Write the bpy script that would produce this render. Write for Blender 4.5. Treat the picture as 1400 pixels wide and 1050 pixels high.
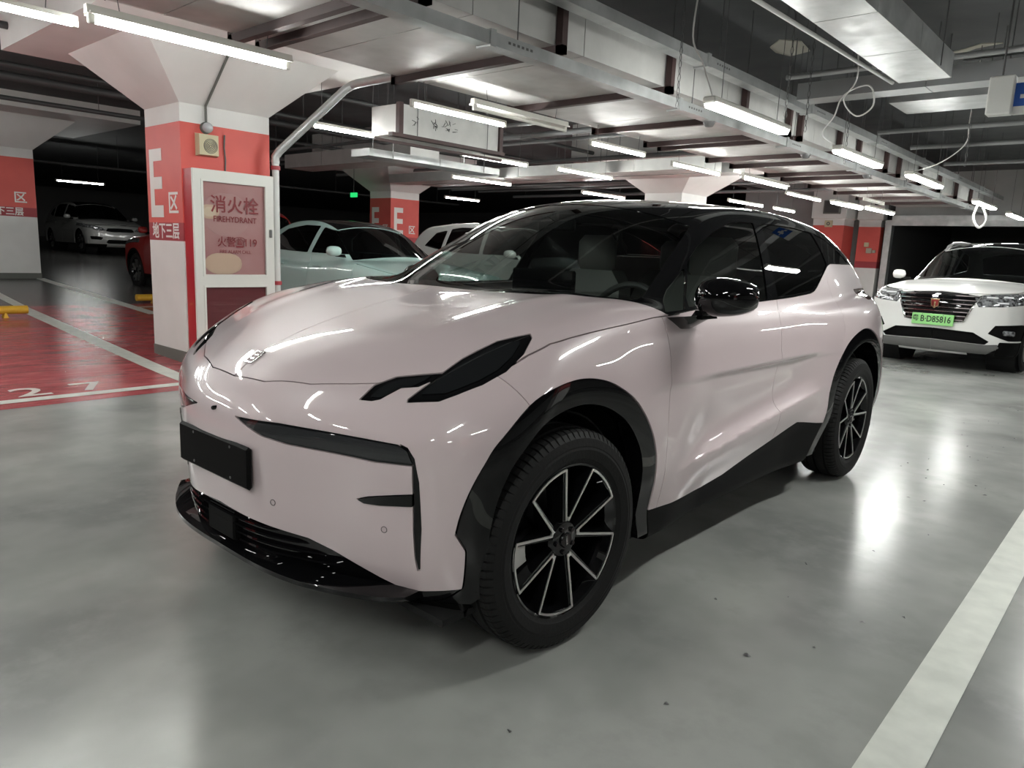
import bpy, bmesh, math, random
import numpy as np
from mathutils import Matrix, Vector
for o in list(bpy.data.objects): bpy.data.objects.remove(o, do_unlink=True)
SC = bpy.context.scene; COL = SC.collection
random.seed(7); RNG = np.random.default_rng(7)

# ---------------------------------------------------------------- camera
cam = bpy.data.cameras.new('camera'); cam_o = bpy.data.objects.new('camera', cam); COL.objects.link(cam_o)
cam.sensor_width = 36.0; cam.lens = 1001.53 / 1400 * 36.0; cam.clip_start = .05; cam.clip_end = 200
def camera_matrix(pos, yaw, pitch, roll):
    f = np.array([-math.sin(yaw) * math.cos(pitch), math.cos(yaw) * math.cos(pitch), -math.sin(pitch)])
    r0 = np.cross(f, [0, 0, 1]); r0 /= np.linalg.norm(r0); u0 = np.cross(r0, f)
    r = r0 * math.cos(roll) + u0 * math.sin(roll); u = -r0 * math.sin(roll) + u0 * math.cos(roll)
    return Matrix([[r[i], u[i], -f[i], pos[i]] for i in range(3)] + [[0, 0, 0, 1]])
cam_o.matrix_world = camera_matrix((2.1883, -1.7648, 1.2425), .7251, .1784, .0424)
SC.camera = cam_o
# ---------------------------------------------------------------- world and exposure: underground, hardly any light but the tubes
SC.view_settings.view_transform = 'Standard'; SC.view_settings.look = 'None'
SC.view_settings.gamma = 1; SC.view_settings.use_curve_mapping = False
SC.view_settings.exposure = 0.70
w = bpy.data.worlds.new('world'); SC.world = w; w.use_nodes = True
w.node_tree.nodes['Background'].inputs[0].default_value = (.05, .055, .06, 1)
w.node_tree.nodes['Background'].inputs[1].default_value = .3
TUBE = 68.0                                            # radiance of every fluorescent tube in the hall
# ---------------------------------------------------------------- materials
MATS = {}
def mat(name, col, rough=.5, metal=0., coat=0., coat_rough=.03, noise=None, bump=None, emit=None, spec=.5, rnoise=None):
    """noise = (scale, amount, second colour), bump = (scale, strength), rnoise = (scale, low, high) for roughness"""
    if name in MATS: return MATS[name]
    m = bpy.data.materials.new(name); m.use_nodes = True; nt = m.node_tree; b = nt.nodes['Principled BSDF']
    c = tuple(col) + (1,)
    b.inputs['Base Color'].default_value = c; b.inputs['Roughness'].default_value = rough
    b.inputs['Metallic'].default_value = metal; b.inputs['Coat Weight'].default_value = coat
    b.inputs['Coat Roughness'].default_value = coat_rough; b.inputs['Specular IOR Level'].default_value = spec
    if emit: b.inputs['Emission Color'].default_value = c; b.inputs['Emission Strength'].default_value = emit
    tc = nt.nodes.new('ShaderNodeTexCoord')
    def ntex(scale, detail=5):
        t = nt.nodes.new('ShaderNodeTexNoise'); t.inputs['Scale'].default_value = scale; t.inputs['Detail'].default_value = detail
        nt.links.new(tc.outputs['Object'], t.inputs['Vector']); return t
    if noise:
        t = ntex(noise[0]); r = nt.nodes.new('ShaderNodeValToRGB'); r.color_ramp.elements[0].position = .5 - noise[1] / 2; r.color_ramp.elements[1].position = .5 + noise[1] / 2
        r.color_ramp.elements[0].color = c; r.color_ramp.elements[1].color = tuple(noise[2]) + (1,)
        nt.links.new(t.outputs['Fac'], r.inputs['Fac']); nt.links.new(r.outputs['Color'], b.inputs['Base Color'])
    if rnoise:
        t = ntex(rnoise[0]); r = nt.nodes.new('ShaderNodeMapRange')
        r.inputs[1].default_value = .3; r.inputs[2].default_value = .7; r.inputs[3].default_value = rnoise[1]; r.inputs[4].default_value = rnoise[2]
        nt.links.new(t.outputs['Fac'], r.inputs[0]); nt.links.new(r.outputs[0], b.inputs['Roughness'])
    if bump:
        t = ntex(bump[0], 8); bp = nt.nodes.new('ShaderNodeBump'); bp.inputs['Strength'].default_value = bump[1]; bp.inputs['Distance'].default_value = .01
        nt.links.new(t.outputs['Fac'], bp.inputs['Height']); nt.links.new(bp.outputs['Normal'], b.inputs['Normal'])
    MATS[name] = m; return m
def glass(name, tint, ior=1.5, rough=0.0):
    """thin pane: tinted see-through layer under a Fresnel mirror"""
    if name in MATS: return MATS[name]
    m = bpy.data.materials.new(name); m.use_nodes = True; nt = m.node_tree; nt.nodes.clear()
    o = nt.nodes.new('ShaderNodeOutputMaterial'); t = nt.nodes.new('ShaderNodeBsdfTransparent'); g = nt.nodes.new('ShaderNodeBsdfGlossy')
    fr = nt.nodes.new('ShaderNodeFresnel'); x = nt.nodes.new('ShaderNodeMixShader')
    ge = nt.nodes.new('ShaderNodeNewGeometry'); mr = nt.nodes.new('ShaderNodeMapRange'); mr.inputs[3].default_value = ior; mr.inputs[4].default_value = 1 / ior   # same mirror from both sides of the pane
    nt.links.new(ge.outputs['Backfacing'], mr.inputs[0]); nt.links.new(mr.outputs[0], fr.inputs[0])
    t.inputs[0].default_value = tuple(tint) + (1,); g.inputs['Roughness'].default_value = rough
    nt.links.new(fr.outputs[0], x.inputs[0]); nt.links.new(t.outputs[0], x.inputs[1]); nt.links.new(g.outputs[0], x.inputs[2]); nt.links.new(x.outputs[0], o.inputs[0])
    MATS[name] = m; return m
def emit_mat(name, col, strength):
    if name in MATS: return MATS[name]
    m = bpy.data.materials.new(name); m.use_nodes = True; nt = m.node_tree; nt.nodes.clear()
    o = nt.nodes.new('ShaderNodeOutputMaterial'); e = nt.nodes.new('ShaderNodeEmission')
    e.inputs[0].default_value = tuple(col) + (1,); e.inputs[1].default_value = strength
    nt.links.new(e.outputs[0], o.inputs[0]); MATS[name] = m; return m
# ---------------------------------------------------------------- objects
def link(name, data, parent=None):
    o = bpy.data.objects.new(name, data); COL.objects.link(o)
    if parent is not None: o.parent = parent
    return o
def tag(o, label=None, cat=None, group=None, kind=None):
    if label: o['label'] = label
    if cat: o['category'] = cat
    if group: o['group'] = group
    if kind: o['kind'] = kind
    return o
def thing(name, label, cat, loc=(0, 0, 0), rotz=0., group=None):
    o = link(name, None); o.location = loc; o.rotation_euler = (0, 0, rotz)
    return tag(o, label, cat, group)
def dup(o, parent=None, loc=None, rotz=None):
    c = o.copy(); COL.objects.link(c); c.parent = parent
    if loc is not None: c.location = loc
    if rotz is not None: c.rotation_euler = (0, 0, rotz)
    for ch in list(o.children): dup(ch, c)
    return c
def mesh_obj(name, V, F, m, parent=None, smooth=False, normals=None):
    me = bpy.data.meshes.new(name)
    V = np.asarray(V, float); F = F if isinstance(F, list) else np.asarray(F)
    if isinstance(F, np.ndarray):
        k = F.shape[1]; me.vertices.add(len(V)); me.vertices.foreach_set('co', V.astype(np.float32).ravel())
        me.loops.add(F.size); me.loops.foreach_set('vertex_index', F.astype(np.int32).ravel())
        me.polygons.add(len(F)); me.polygons.foreach_set('loop_start', np.arange(0, F.size, k, dtype=np.int32))
        me.update(calc_edges=True)
    else: me.from_pydata([tuple(v) for v in V], [], F)
    me.validate(verbose=False)
    if smooth:
        me.polygons.foreach_set('use_smooth', np.ones(len(me.polygons), bool))
    me.materials.append(m); me.update()
    if normals is not None and len(normals) == len(me.vertices):
        me.normals_split_custom_set_from_vertices([tuple(n) for n in normals])
    return link(name, me, parent)
class MB:
    """collects simple shapes into one mesh"""
    def __init__(s): s.V = []; s.F = []
    def raw(s, V, F):
        o = len(s.V); s.V += [tuple(v) for v in V]; s.F += [[i + o for i in f] for f in F]; return s
    def box(s, a, b):
        (x0, y0, z0), (x1, y1, z1) = a, b
        return s.raw([(x0, y0, z0), (x1, y0, z0), (x1, y1, z0), (x0, y1, z0), (x0, y0, z1), (x1, y0, z1), (x1, y1, z1), (x0, y1, z1)],
                     [(0, 3, 2, 1), (4, 5, 6, 7), (0, 1, 5, 4), (1, 2, 6, 5), (2, 3, 7, 6), (3, 0, 4, 7)])
    def bbox(s, a, b, r=.01):                          # box with chamfered long edges
        (x0, y0, z0), (x1, y1, z1) = a, b; V = []
        for x, i in ((x0, 1), (x1, -1)):
            for y, j in ((y0, 1), (y1, -1)):
                for z, k in ((z0, 1), (z1, -1)):
                    V += [(x + i * r, y + j * r, z), (x + i * r, y, z + k * r), (x, y + j * r, z + k * r)]
        bm = bmesh.new(); vs = [bm.verts.new(v) for v in V]
        bmesh.ops.convex_hull(bm, input=vs); bm.verts.index_update()
        s.raw([v.co[:] for v in bm.verts], [[v.index for v in f.verts] for f in bm.faces]); bm.free(); return s
    def hull(s, pts):
        bm = bmesh.new(); [bm.verts.new(p) for p in pts]; r = bmesh.ops.convex_hull(bm, input=bm.verts)
        bmesh.ops.delete(bm, geom=[v for v in bm.verts if not v.link_faces], context='VERTS'); bm.verts.index_update()
        s.raw([v.co[:] for v in bm.verts], [[v.index for v in f.verts] for f in bm.faces]); bm.free(); return s
    def prism(s, pts, axis, a, b):                     # 2-D polygon extruded along an axis; pts in the two other axes, in order
        def p3(u, v, t): return {0: (t, u, v), 1: (u, t, v), 2: (u, v, t)}[axis]
        n = len(pts); V = [p3(u, v, a) for u, v in pts] + [p3(u, v, b) for u, v in pts]
        return s.raw(V, [list(range(n))[::-1], list(range(n, 2 * n))] + [[i, (i + 1) % n, n + (i + 1) % n, n + i] for i in range(n)])
    def tube(s, pts, r, n=8, cap=True, closed=False):
        P = [Vector(p) for p in pts]; m = len(P); base = len(s.V); prev = None
        rr = r if hasattr(r, '__len__') else [r] * m
        for i, p in enumerate(P):
            a, b = (P[(i - 1) % m], P[(i + 1) % m]) if closed else (P[max(i - 1, 0)], P[min(i + 1, m - 1)])
            t = (b - a).normalized()
            if prev is None: u = t.orthogonal().normalized()
            else:
                u = prev - t * prev.dot(t); u = u.normalized() if u.length > 1e-6 else t.orthogonal().normalized()
            prev = u; v = t.cross(u)
            s.V += [tuple(p + (u * math.cos(2 * math.pi * k / n) + v * math.sin(2 * math.pi * k / n)) * rr[i]) for k in range(n)]
        for i in range(m if closed else m - 1):
            j = (i + 1) % m
            s.F += [[base + i * n + k, base + i * n + (k + 1) % n, base + j * n + (k + 1) % n, base + j * n + k] for k in range(n)]
        if cap and not closed: s.F += [[base + k for k in range(n)][::-1], [base + (m - 1) * n + k for k in range(n)]]
        return s
    def lathe(s, prof, axis=2, n=32, c=(0, 0, 0), closed=False):  # prof = (radius, height)
        b = len(s.V); m = len(prof)
        for k in range(n):
            a = 2 * math.pi * k / n
            for r, h in prof:
                u, v = r * math.cos(a), r * math.sin(a)
                q = {0: (h, u, v), 1: (v, h, u), 2: (u, v, h)}[axis]
                s.V.append((q[0] + c[0], q[1] + c[1], q[2] + c[2]))
        for k in range(n):
            for i in range(m if closed else m - 1):
                j = (i + 1) % m
                s.F.append([b + k * m + i, b + ((k + 1) % n) * m + i, b + ((k + 1) % n) * m + j, b + k * m + j])
        return s
    def sweep(s, rings, cap=True, closed=False):       # list of equal-length point loops
        b = len(s.V); n = len(rings[0]); m = len(rings)
        for r in rings: s.V += [tuple(p) for p in r]
        for i in range(m if closed else m - 1):
            j = (i + 1) % m
            s.F += [[b + i * n + k, b + i * n + (k + 1) % n, b + j * n + (k + 1) % n, b + j * n + k] for k in range(n)]
        if cap and not closed: s.F += [[b + k for k in range(n)][::-1], [b + (m - 1) * n + k for k in range(n)]]
        return s
    def ball(s, c, r, n=16, m=10, e=1.0):              # (super)ellipsoid
        rx, ry, rz = (r, r, r) if not hasattr(r, '__len__') else r
        sg = lambda t: math.copysign(abs(t) ** e, t); rings = []
        for i in range(1, m):
            ph = -math.pi / 2 + math.pi * i / m
            rings.append([(c[0] + rx * sg(math.cos(ph)) * sg(math.cos(2 * math.pi * k / n)), c[1] + ry * sg(math.cos(ph)) * sg(math.sin(2 * math.pi * k / n)), c[2] + rz * sg(math.sin(ph))) for k in range(n)])
        return s.sweep(rings)
    def xf(s, M):
        s.V = [tuple(M @ Vector(v)) for v in s.V]; return s
    def mirror(s):                                     # add the x-mirrored copy
        n = len(s.V); s.V += [(-x, y, z) for x, y, z in s.V]; s.F += [[i + n for i in f[::-1]] for f in list(s.F)]; return s
    def flipx(s):
        s.V = [(-x, y, z) for x, y, z in s.V]; s.F = [f[::-1] for f in s.F]; return s
    def obj(s, name, m, parent=None, smooth=False, fix=True):
        me = bpy.data.meshes.new(name); me.from_pydata(s.V, [], s.F)
        if fix:
            bm = bmesh.new(); bm.from_mesh(me); bmesh.ops.recalc_face_normals(bm, faces=bm.faces); bm.to_mesh(me); bm.free()
        if smooth:
            me.polygons.foreach_set('use_smooth', np.ones(len(me.polygons), bool))
            try: me.set_sharp_from_angle(angle=math.radians(smooth if smooth is not True else 40))
            except Exception: pass
        me.materials.append(m); me.update()
        return link(name, me, parent)
def text_mesh(name, body, size, m, parent=None, M=None, depth=.0015, width=1.0, bold=0., spacing=1.0):
    """flat lettering lying in its own x-y plane, centred, placed by matrix M"""
    cu = bpy.data.curves.new(name, 'FONT'); cu.body = body; cu.size = size; cu.align_x = 'CENTER'; cu.align_y = 'CENTER'
    cu.extrude = depth; cu.offset = bold; cu.space_character = spacing; cu.resolution_u = 3
    t = bpy.data.objects.new(name + '_curve', cu); COL.objects.link(t)
    bpy.context.view_layer.update()
    me = bpy.data.meshes.new_from_object(t.evaluated_get(bpy.context.evaluated_depsgraph_get()))
    bpy.data.objects.remove(t, do_unlink=True); bpy.data.curves.remove(cu)
    me.materials.clear(); me.materials.append(m)
    if width != 1.0: me.transform(Matrix.Diagonal((width, 1, 1, 1)))
    if M is not None: me.transform(M)
    return link(name, me, parent)
def frame_at(origin, right, up):
    r = Vector(right).normalized(); u = Vector(up); u = (u - r * u.dot(r)).normalized(); n = r.cross(u); o = Vector(origin)
    return Matrix([[r[i], u[i], n[i], o[i]] for i in range(3)] + [[0, 0, 0, 1]])
# ---------------------------------------------------------------- implicit surfaces -> panel meshes
class Spl:                                             # natural cubic spline, linear outside
    def __init__(s, pts):
        p = np.array(pts, float); s.x, s.y = p[:, 0], p[:, 1]; n = len(p)
        h = np.diff(s.x); A = np.zeros((n, n)); b = np.zeros(n); A[0, 0] = A[-1, -1] = 1
        for i in range(1, n - 1):
            A[i, i - 1], A[i, i], A[i, i + 1] = h[i - 1], 2 * (h[i - 1] + h[i]), h[i]
            b[i] = 6 * ((s.y[i + 1] - s.y[i]) / h[i] - (s.y[i] - s.y[i - 1]) / h[i - 1])
        s.m = np.linalg.solve(A, b); s.h = h
        s.k0 = (s.y[1] - s.y[0]) / h[0] - h[0] * s.m[1] / 6
        s.k1 = (s.y[-1] - s.y[-2]) / h[-1] + h[-1] * s.m[-2] / 6
    def __call__(s, t):
        t = np.asarray(t, float); i = np.clip(np.searchsorted(s.x, t) - 1, 0, len(s.h) - 1)
        h = s.h[i]; a = (s.x[i + 1] - t) / h; b = (t - s.x[i]) / h
        v = a * s.y[i] + b * s.y[i + 1] + ((a ** 3 - a) * s.m[i] + (b ** 3 - b) * s.m[i + 1]) * h * h / 6
        v = np.where(t < s.x[0], s.y[0] + (t - s.x[0]) * s.k0, v)
        return np.where(t > s.x[-1], s.y[-1] + (t - s.x[-1]) * s.k1, v)
def lin(pts):
    p = np.array(pts, float)
    return lambda t: np.interp(t, p[:, 0], p[:, 1])
def smax(a, b, r):
    h = np.maximum(r - np.abs(a - b), 0) / r
    return np.maximum(a, b) + h * h * h * r / 6
def smin(a, b, r): return -smax(-a, -b, r)
def bump(t, c, w): return np.exp(-((t - c) / w) ** 2)
def sstep(t, a, b):
    u = np.clip((t - a) / (b - a), 0, 1); return u * u * (3 - 2 * u)
def grad(f, P, e=.002):
    g = np.zeros_like(P)
    for k in range(3):
        d = np.zeros(3); d[k] = e
        g[:, k] = (f(P + d) - f(P - d)) / (2 * e)
    return g
def surface_nets(f, lo, hi, h):
    """closed implicit surface f(x,y,z)<0, mirror symmetric in x, as triangles with exact normals"""
    nx = int(math.ceil(hi[0] / h)); xs = (np.arange(nx) + .5) * h
    ys = np.arange(lo[1], hi[1] + h, h); zs = np.arange(lo[2], hi[2] + h, h)
    G = np.asarray(f.grid(xs[:, None, None], ys[None, :, None], zs[None, None, :]), np.float32)
    G = np.concatenate([G[::-1], G], 0); xs = np.concatenate([-xs[::-1], xs])
    s = G < 0
    c = sum(s[i:s.shape[0] - 1 + i, j:s.shape[1] - 1 + j, k:s.shape[2] - 1 + k].astype(np.int8) for i in (0, 1) for j in (0, 1) for k in (0, 1))
    act = (c > 0) & (c < 8)
    idx = np.full(act.shape, -1, np.int64); ii = np.argwhere(act); idx[act] = np.arange(len(ii))
    acc = np.zeros((len(ii), 3)); cnt = np.zeros(len(ii))
    cor = [(i, j, k) for i in (0, 1) for j in (0, 1) for k in (0, 1)]
    val = {c_: G[ii[:, 0] + c_[0], ii[:, 1] + c_[1], ii[:, 2] + c_[2]].astype(float) for c_ in cor}
    for a in cor:
        for ax in range(3):
            if a[ax]: continue
            b = list(a); b[ax] = 1; b = tuple(b)
            va, vb = val[a], val[b]; m = (va < 0) != (vb < 0)
            t = np.where(m, va / np.where(m, va - vb, 1), 0)
            p = np.array(a, float)[None] + np.zeros((len(ii), 3)); p[:, ax] += t
            acc[m] += p[m]; cnt[m] += 1
    V = acc / cnt[:, None] + ii
    V = np.stack([xs[0] + V[:, 0] * h, ys[0] + V[:, 1] * h, zs[0] + V[:, 2] * h], 1)
    T = []
    for ax in range(3):
        o = [0, 0, 0]; o[ax] = 1
        sl0 = [slice(1, -1)] * 3; sl1 = [slice(1, -1)] * 3
        sl0[ax] = slice(0, -1); sl1[ax] = slice(1, None)
        a, b = s[tuple(sl0)], s[tuple(sl1)]
        e = np.argwhere(a != b); fl = a[a != b]
        base = e + np.array([0 if k == ax else 1 for k in range(3)])
        u, v = [k for k in range(3) if k != ax]
        def cell(du, dv):
            q = base.copy(); q[:, u] -= du; q[:, v] -= dv
            return idx[q[:, 0], q[:, 1], q[:, 2]]
        q0, q1, q2, q3 = cell(1, 1), cell(0, 1), cell(0, 0), cell(1, 0)
        if ax == 1: fl = ~fl
        q1, q3 = np.where(fl, q1, q3), np.where(fl, q3, q1)
        T += [np.stack([q0, q1, q2], 1), np.stack([q0, q2, q3], 1)]
    T = np.concatenate(T)
    for _ in range(4):
        g = grad(f, V, h * .15); v = f(V)
        st = g * (v / np.maximum((g * g).sum(1), .05))[:, None]
        L = np.linalg.norm(st, axis=1, keepdims=True); V = V - st * np.minimum(1, h * .6 / np.maximum(L, 1e-9))
    N = grad(f, V, h * .35); N /= np.linalg.norm(N, axis=1, keepdims=True) + 1e-12
    return V, N, T
def clip(M, d, level=0.):
    """keep the part of mesh M = (V, N, T) where d(V) > level; new points lie on the trim line"""
    V, N, T = M
    if len(T) == 0: return M
    D = d(V) - level if callable(d) else d - level
    pos = D > 0; n = pos[T].sum(1)
    out = [T[n == 3]]; nv, nn, cache = [V], [N], len(V)
    def cut(i, j):
        t = (D[i] / (D[i] - D[j]))[:, None]
        return V[i] + (V[j] - V[i]) * t, N[i] + (N[j] - N[i]) * t
    for want in (1, 2):
        F = T[n == want]
        if len(F) == 0: continue
        w = (pos[F] if want == 1 else ~pos[F]).argmax(1); r = np.arange(len(F))
        a, b, c = F[r, w], F[r, (w + 1) % 3], F[r, (w + 2) % 3]
        p1, m1 = cut(a, b); p2, m2 = cut(a, c); k = len(F)
        i1 = cache + np.arange(k); i2 = cache + k + np.arange(k); cache += 2 * k
        nv += [p1, p2]; nn += [m1, m2]
        out += [np.stack([a, i1, i2], 1)] if want == 1 else [np.stack([i1, b, c], 1), np.stack([i1, c, i2], 1)]
    T2 = np.concatenate(out); V2 = np.concatenate(nv); N2 = np.concatenate(nn)
    if len(T2) == 0: return np.zeros((0, 3)), np.zeros((0, 3)), T2
    use = np.unique(T2); k = np.round(V2[use] * 2e5).astype(np.int64)
    _, first, inv = np.unique(k, axis=0, return_index=True, return_inverse=True); inv = inv.ravel()
    m = np.zeros(len(V2), np.int64); m[use] = inv
    T2 = m[T2]; ok = (T2[:, 0] != T2[:, 1]) & (T2[:, 1] != T2[:, 2]) & (T2[:, 0] != T2[:, 2])
    N3 = N2[use][first]; N3 /= np.linalg.norm(N3, axis=1, keepdims=True) + 1e-12
    return V2[use][first], N3, T2[ok]
def split(M, d, gap=.002):
    dv = d(M[0])
    return clip(M, dv, gap), clip(M, -dv, gap)
def poly(pts):
    P = np.array(pts, float)
    def f(u, v):                                       # signed distance, positive inside
        A, B = P, np.roll(P, -1, 0); best = np.full(np.shape(u), 1e9); ins = np.zeros(np.shape(u), bool)
        for (ax, ay), (bx, by) in zip(A, B):
            ex, ey = bx - ax, by - ay; L = ex * ex + ey * ey + 1e-12
            t = np.clip(((u - ax) * ex + (v - ay) * ey) / L, 0, 1)
            best = np.minimum(best, (u - ax - t * ex) ** 2 + (v - ay - t * ey) ** 2)
            if abs(ey) > 1e-9:
                ins ^= ((ay > v) != (by > v)) & (u < ex * (v - ay) / ey + ax)
        return np.where(ins, 1, -1) * np.sqrt(best)
    return f
def crv(pts, n=8, closed=True):                        # Catmull-Rom through points; a point given twice stays a corner
    P = [np.array(p, float) for p in pts]; out = []; m = len(P)
    for i in range(m if closed else m - 1):
        p0, p1, p2, p3 = (P[(i + k) % m] if closed else P[min(max(i + k, 0), m - 1)] for k in (-1, 0, 1, 2))
        if np.allclose(p1, p2): continue
        for k in range(n):
            t = k / n
            out.append(.5 * (2 * p1 + (p2 - p0) * t + (2 * p0 - 5 * p1 + 4 * p2 - p3) * t * t + (3 * p1 - p0 - 3 * p2 + p3) * t ** 3))
    if not closed: out.append(P[-1])
    return np.array(out)
# ---------------------------------------------------------------- the setting
CEIL = 3.72
FZ = lambda x: float(np.interp(-x, [4.8, 15, 23.5, 45], [0, .27, .63, 1.0]))
def slab(name, xs, y0, y1, dz, m, parent=None, thick=.0):
    """sheet that follows the floor: x stations, constant in y"""
    s = MB(); n = len(xs)
    V = [(x, y, FZ(x) + dz) for x in xs for y in (y0, y1)]
    s.raw(V, [(2 * i, 2 * i + 2, 2 * i + 3, 2 * i + 1) for i in range(n - 1)])
    if thick: s.raw([(x, y, FZ(x) + dz - thick) for x in xs for y in (y0, y1)], [(2 * i, 2 * i + 1, 2 * i + 3, 2 * i + 2) for i in range(n - 1)])
    return s.obj(name, m, parent)
def floor_mat(name, c1, c2, c3, rlo, rhi, stretch=(1, 1, 1), sc=1.2, bump=.02, plain=False):
    m = bpy.data.materials.new(name); m.use_nodes = True; nt = m.node_tree; b = nt.nodes['Principled BSDF']; N = nt.nodes.new
    tc = N('ShaderNodeTexCoord'); mp = N('ShaderNodeMapping'); mp.inputs['Scale'].default_value = stretch; nt.links.new(tc.outputs['Object'], mp.inputs[0])
    def noise(s, d, rough=.5):
        t = N('ShaderNodeTexNoise'); t.inputs['Scale'].default_value = s; t.inputs['Detail'].default_value = d; t.inputs['Roughness'].default_value = rough; nt.links.new(mp.outputs[0], t.inputs['Vector']); return t
    a, c, f = noise(sc, 4 if plain else 3), noise(sc * 5, 5, .6), noise(sc * 14, 6, .6)
    r = N('ShaderNodeValToRGB'); r.color_ramp.interpolation = 'EASE'; r.color_ramp.elements[0].position = .34; r.color_ramp.elements[1].position = .66; r.color_ramp.elements[0].color = c1 + (1,); r.color_ramp.elements[1].color = c2 + (1,)
    nt.links.new(a.outputs['Fac'], r.inputs[0])
    r2 = N('ShaderNodeMapRange'); r2.interpolation_type = 'SMOOTHSTEP'; r2.inputs[1].default_value = .40; r2.inputs[2].default_value = .72; r2.inputs[3].default_value = 0; r2.inputs[4].default_value = .8; nt.links.new(c.outputs['Fac'], r2.inputs[0])
    mx = N('ShaderNodeMix'); mx.data_type = 'RGBA'; nt.links.new(r2.outputs[0], mx.inputs[0]); nt.links.new(r.outputs[0], mx.inputs[6]); mx.inputs[7].default_value = c3 + (1,)
    nt.links.new(mx.outputs[2], b.inputs['Base Color'])
    b.inputs['Roughness'].default_value = (rlo + rhi) / 2
    if plain: return m
    bp = N('ShaderNodeBump'); bp.inputs['Strength'].default_value = bump; bp.inputs['Distance'].default_value = .02; nt.links.new(c.outputs['Fac'], bp.inputs['Height']); nt.links.new(bp.outputs[0], b.inputs['Normal'])
    return m
GREYF = floor_mat('grey_epoxy', (.195, .202, .191), (.340, .346, .328), (.27, .276, .263), .20, .26, sc=1.0, plain=True)
REDF = floor_mat('red_epoxy', (.29, .045, .052), (.36, .065, .072), (.46, .13, .135), .22, .30, (2.2, .45, 1), 1.6, .12)
DIMF = floor_mat('dimmed_epoxy', (.05, .048, .046), (.07, .068, .066), (.09, .088, .085), .22, .32, (2.2, .45, 1), 1.6, .10)  # floor colour darkened to stand in for the lane's missing light
WLINE = mat('line_paint', (.66, .68, .62), .40, noise=(9, .35, (.54, .56, .51)))
CEILM = mat('ceiling_grey', (.075, .078, .080), .85, noise=(3, .4, (.095, .098, .098)))
WHITE = mat('white_paint', (.74, .735, .715), .6, noise=(2.5, .4, (.68, .675, .655)))
REDW = mat('red_wall_paint', (.66, .105, .085), .5, noise=(3, .4, (.60, .09, .075)))
REDD = mat('deep_red_wall_paint', (.33, .035, .045), .5)
SKIRT = mat('skirting_grey', (.13, .135, .12), .6)
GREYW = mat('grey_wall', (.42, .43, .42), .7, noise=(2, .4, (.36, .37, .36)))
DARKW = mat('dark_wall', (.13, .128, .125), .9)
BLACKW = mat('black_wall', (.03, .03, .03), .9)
GALV = mat('galvanised_steel', (.52, .535, .53), .42, .75, noise=(7, .45, (.40, .415, .41)), rnoise=(5, .30, .52), bump=(6, .05))
GALVD = mat('weathered_duct', (.52, .52, .50), .5, .25, noise=(4, .5, (.43, .43, .415)), rnoise=(4, .5, .68), bump=(3, .08))
RUST = mat('red_oxide_steel', (.050, .024, .022), .6, noise=(12, .5, (.036, .018, .017)))
PIPE = mat('painted_pipe', (.20, .205, .205), .5, .2)
DIMPIPE = mat('dimmed_pipe', (.06, .06, .06), .5, .2)  # pipe grey darkened to stand in for the unlit hall
WIRE = mat('white_cable', (.6, .6, .58), .5)
ROD = mat('hanger_rod', (.12, .12, .12), .5, .5)
BEIGE = mat('beige_plastic', (.55, .50, .33), .5)
TUBEM = emit_mat('lit_tube', (.985, 1.0, .965), TUBE)
HOUSE = mat('lamp_housing', (.62, .61, .56), .45)

floor = slab('floor', [-45, -23.5, -15, -4.8, 14], -14, 34, 0, GREYF, thick=.2); tag(floor, kind='structure')
slab('red_bay_paint', [-10.4, -4.8, -3.80], -10, 30, .002, REDF, floor)
slab('unlit_lane_shade', [-45, -23.5, -15, -10.4], -14, 34, .0015, DIMF, floor)
def line(P, m=WLINE, dz=.0045):                        # painted stripe: four corners on the floor
    s = MB(); k = 12 if abs(P[0][0] - P[1][0]) > 1 else 1
    A, B, C_, D = [np.array(p) for p in P]; V = []
    for i in range(k + 1):
        for p in (A + (B - A) * i / k, D + (C_ - D) * i / k): V.append((p[0], p[1], FZ(p[0]) + dz))
    s.raw(V, [(2 * i, 2 * i + 2, 2 * i + 3, 2 * i + 1) for i in range(k)])
    return s.obj('bay_line', m, floor)
line([(1.765, -6), (1.765, 8.0), (1.90, 8.0), (1.90, -6)])
line([(-4.12, -10), (-4.12, 30), (-3.99, 30), (-3.99, -10)])
line([(-4.12, 1.02), (-10.2, 1.32), (-10.2, 1.52), (-4.12, 1.18)])
line([(-10.2, 1.38), (-13.2, 1.60), (-13.2, 1.78), (-10.2, 1.52)])
line([(-9.0, 2.72), (-15.4, 3.05), (-15.4, 3.22), (-9.0, 2.90)])
line([(-9.86, -8.), (-9.86, 1.40), (-9.96, 1.40), (-9.96, -8.)])
line([(-9.86, 2.85), (-9.86, 12), (-9.96, 12), (-9.96, 2.85)])
for y in (6.9, 9.8, 12.7): line([(-4.12, y), (-9.0, y), (-9.0, y + .15), (-4.12, y + .15)])
for ch, y in (('2', -.07), ('7', .36)):
    o = text_mesh('bay_number', ch, .50, mat('faded_paint', (.60, .56, .52), .45), floor, frame_at((-4.34, y, .0055), (0, 1, 0), (-1, 0, 0)),   .0005, 1.05, .004); o['label'] = 'painted bay number digit'
ceiling = MB().box((-46, -14.5, CEIL), (14.5, 34.5, CEIL + .3)).obj('ceiling', CEILM); tag(ceiling, kind='structure')
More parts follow.
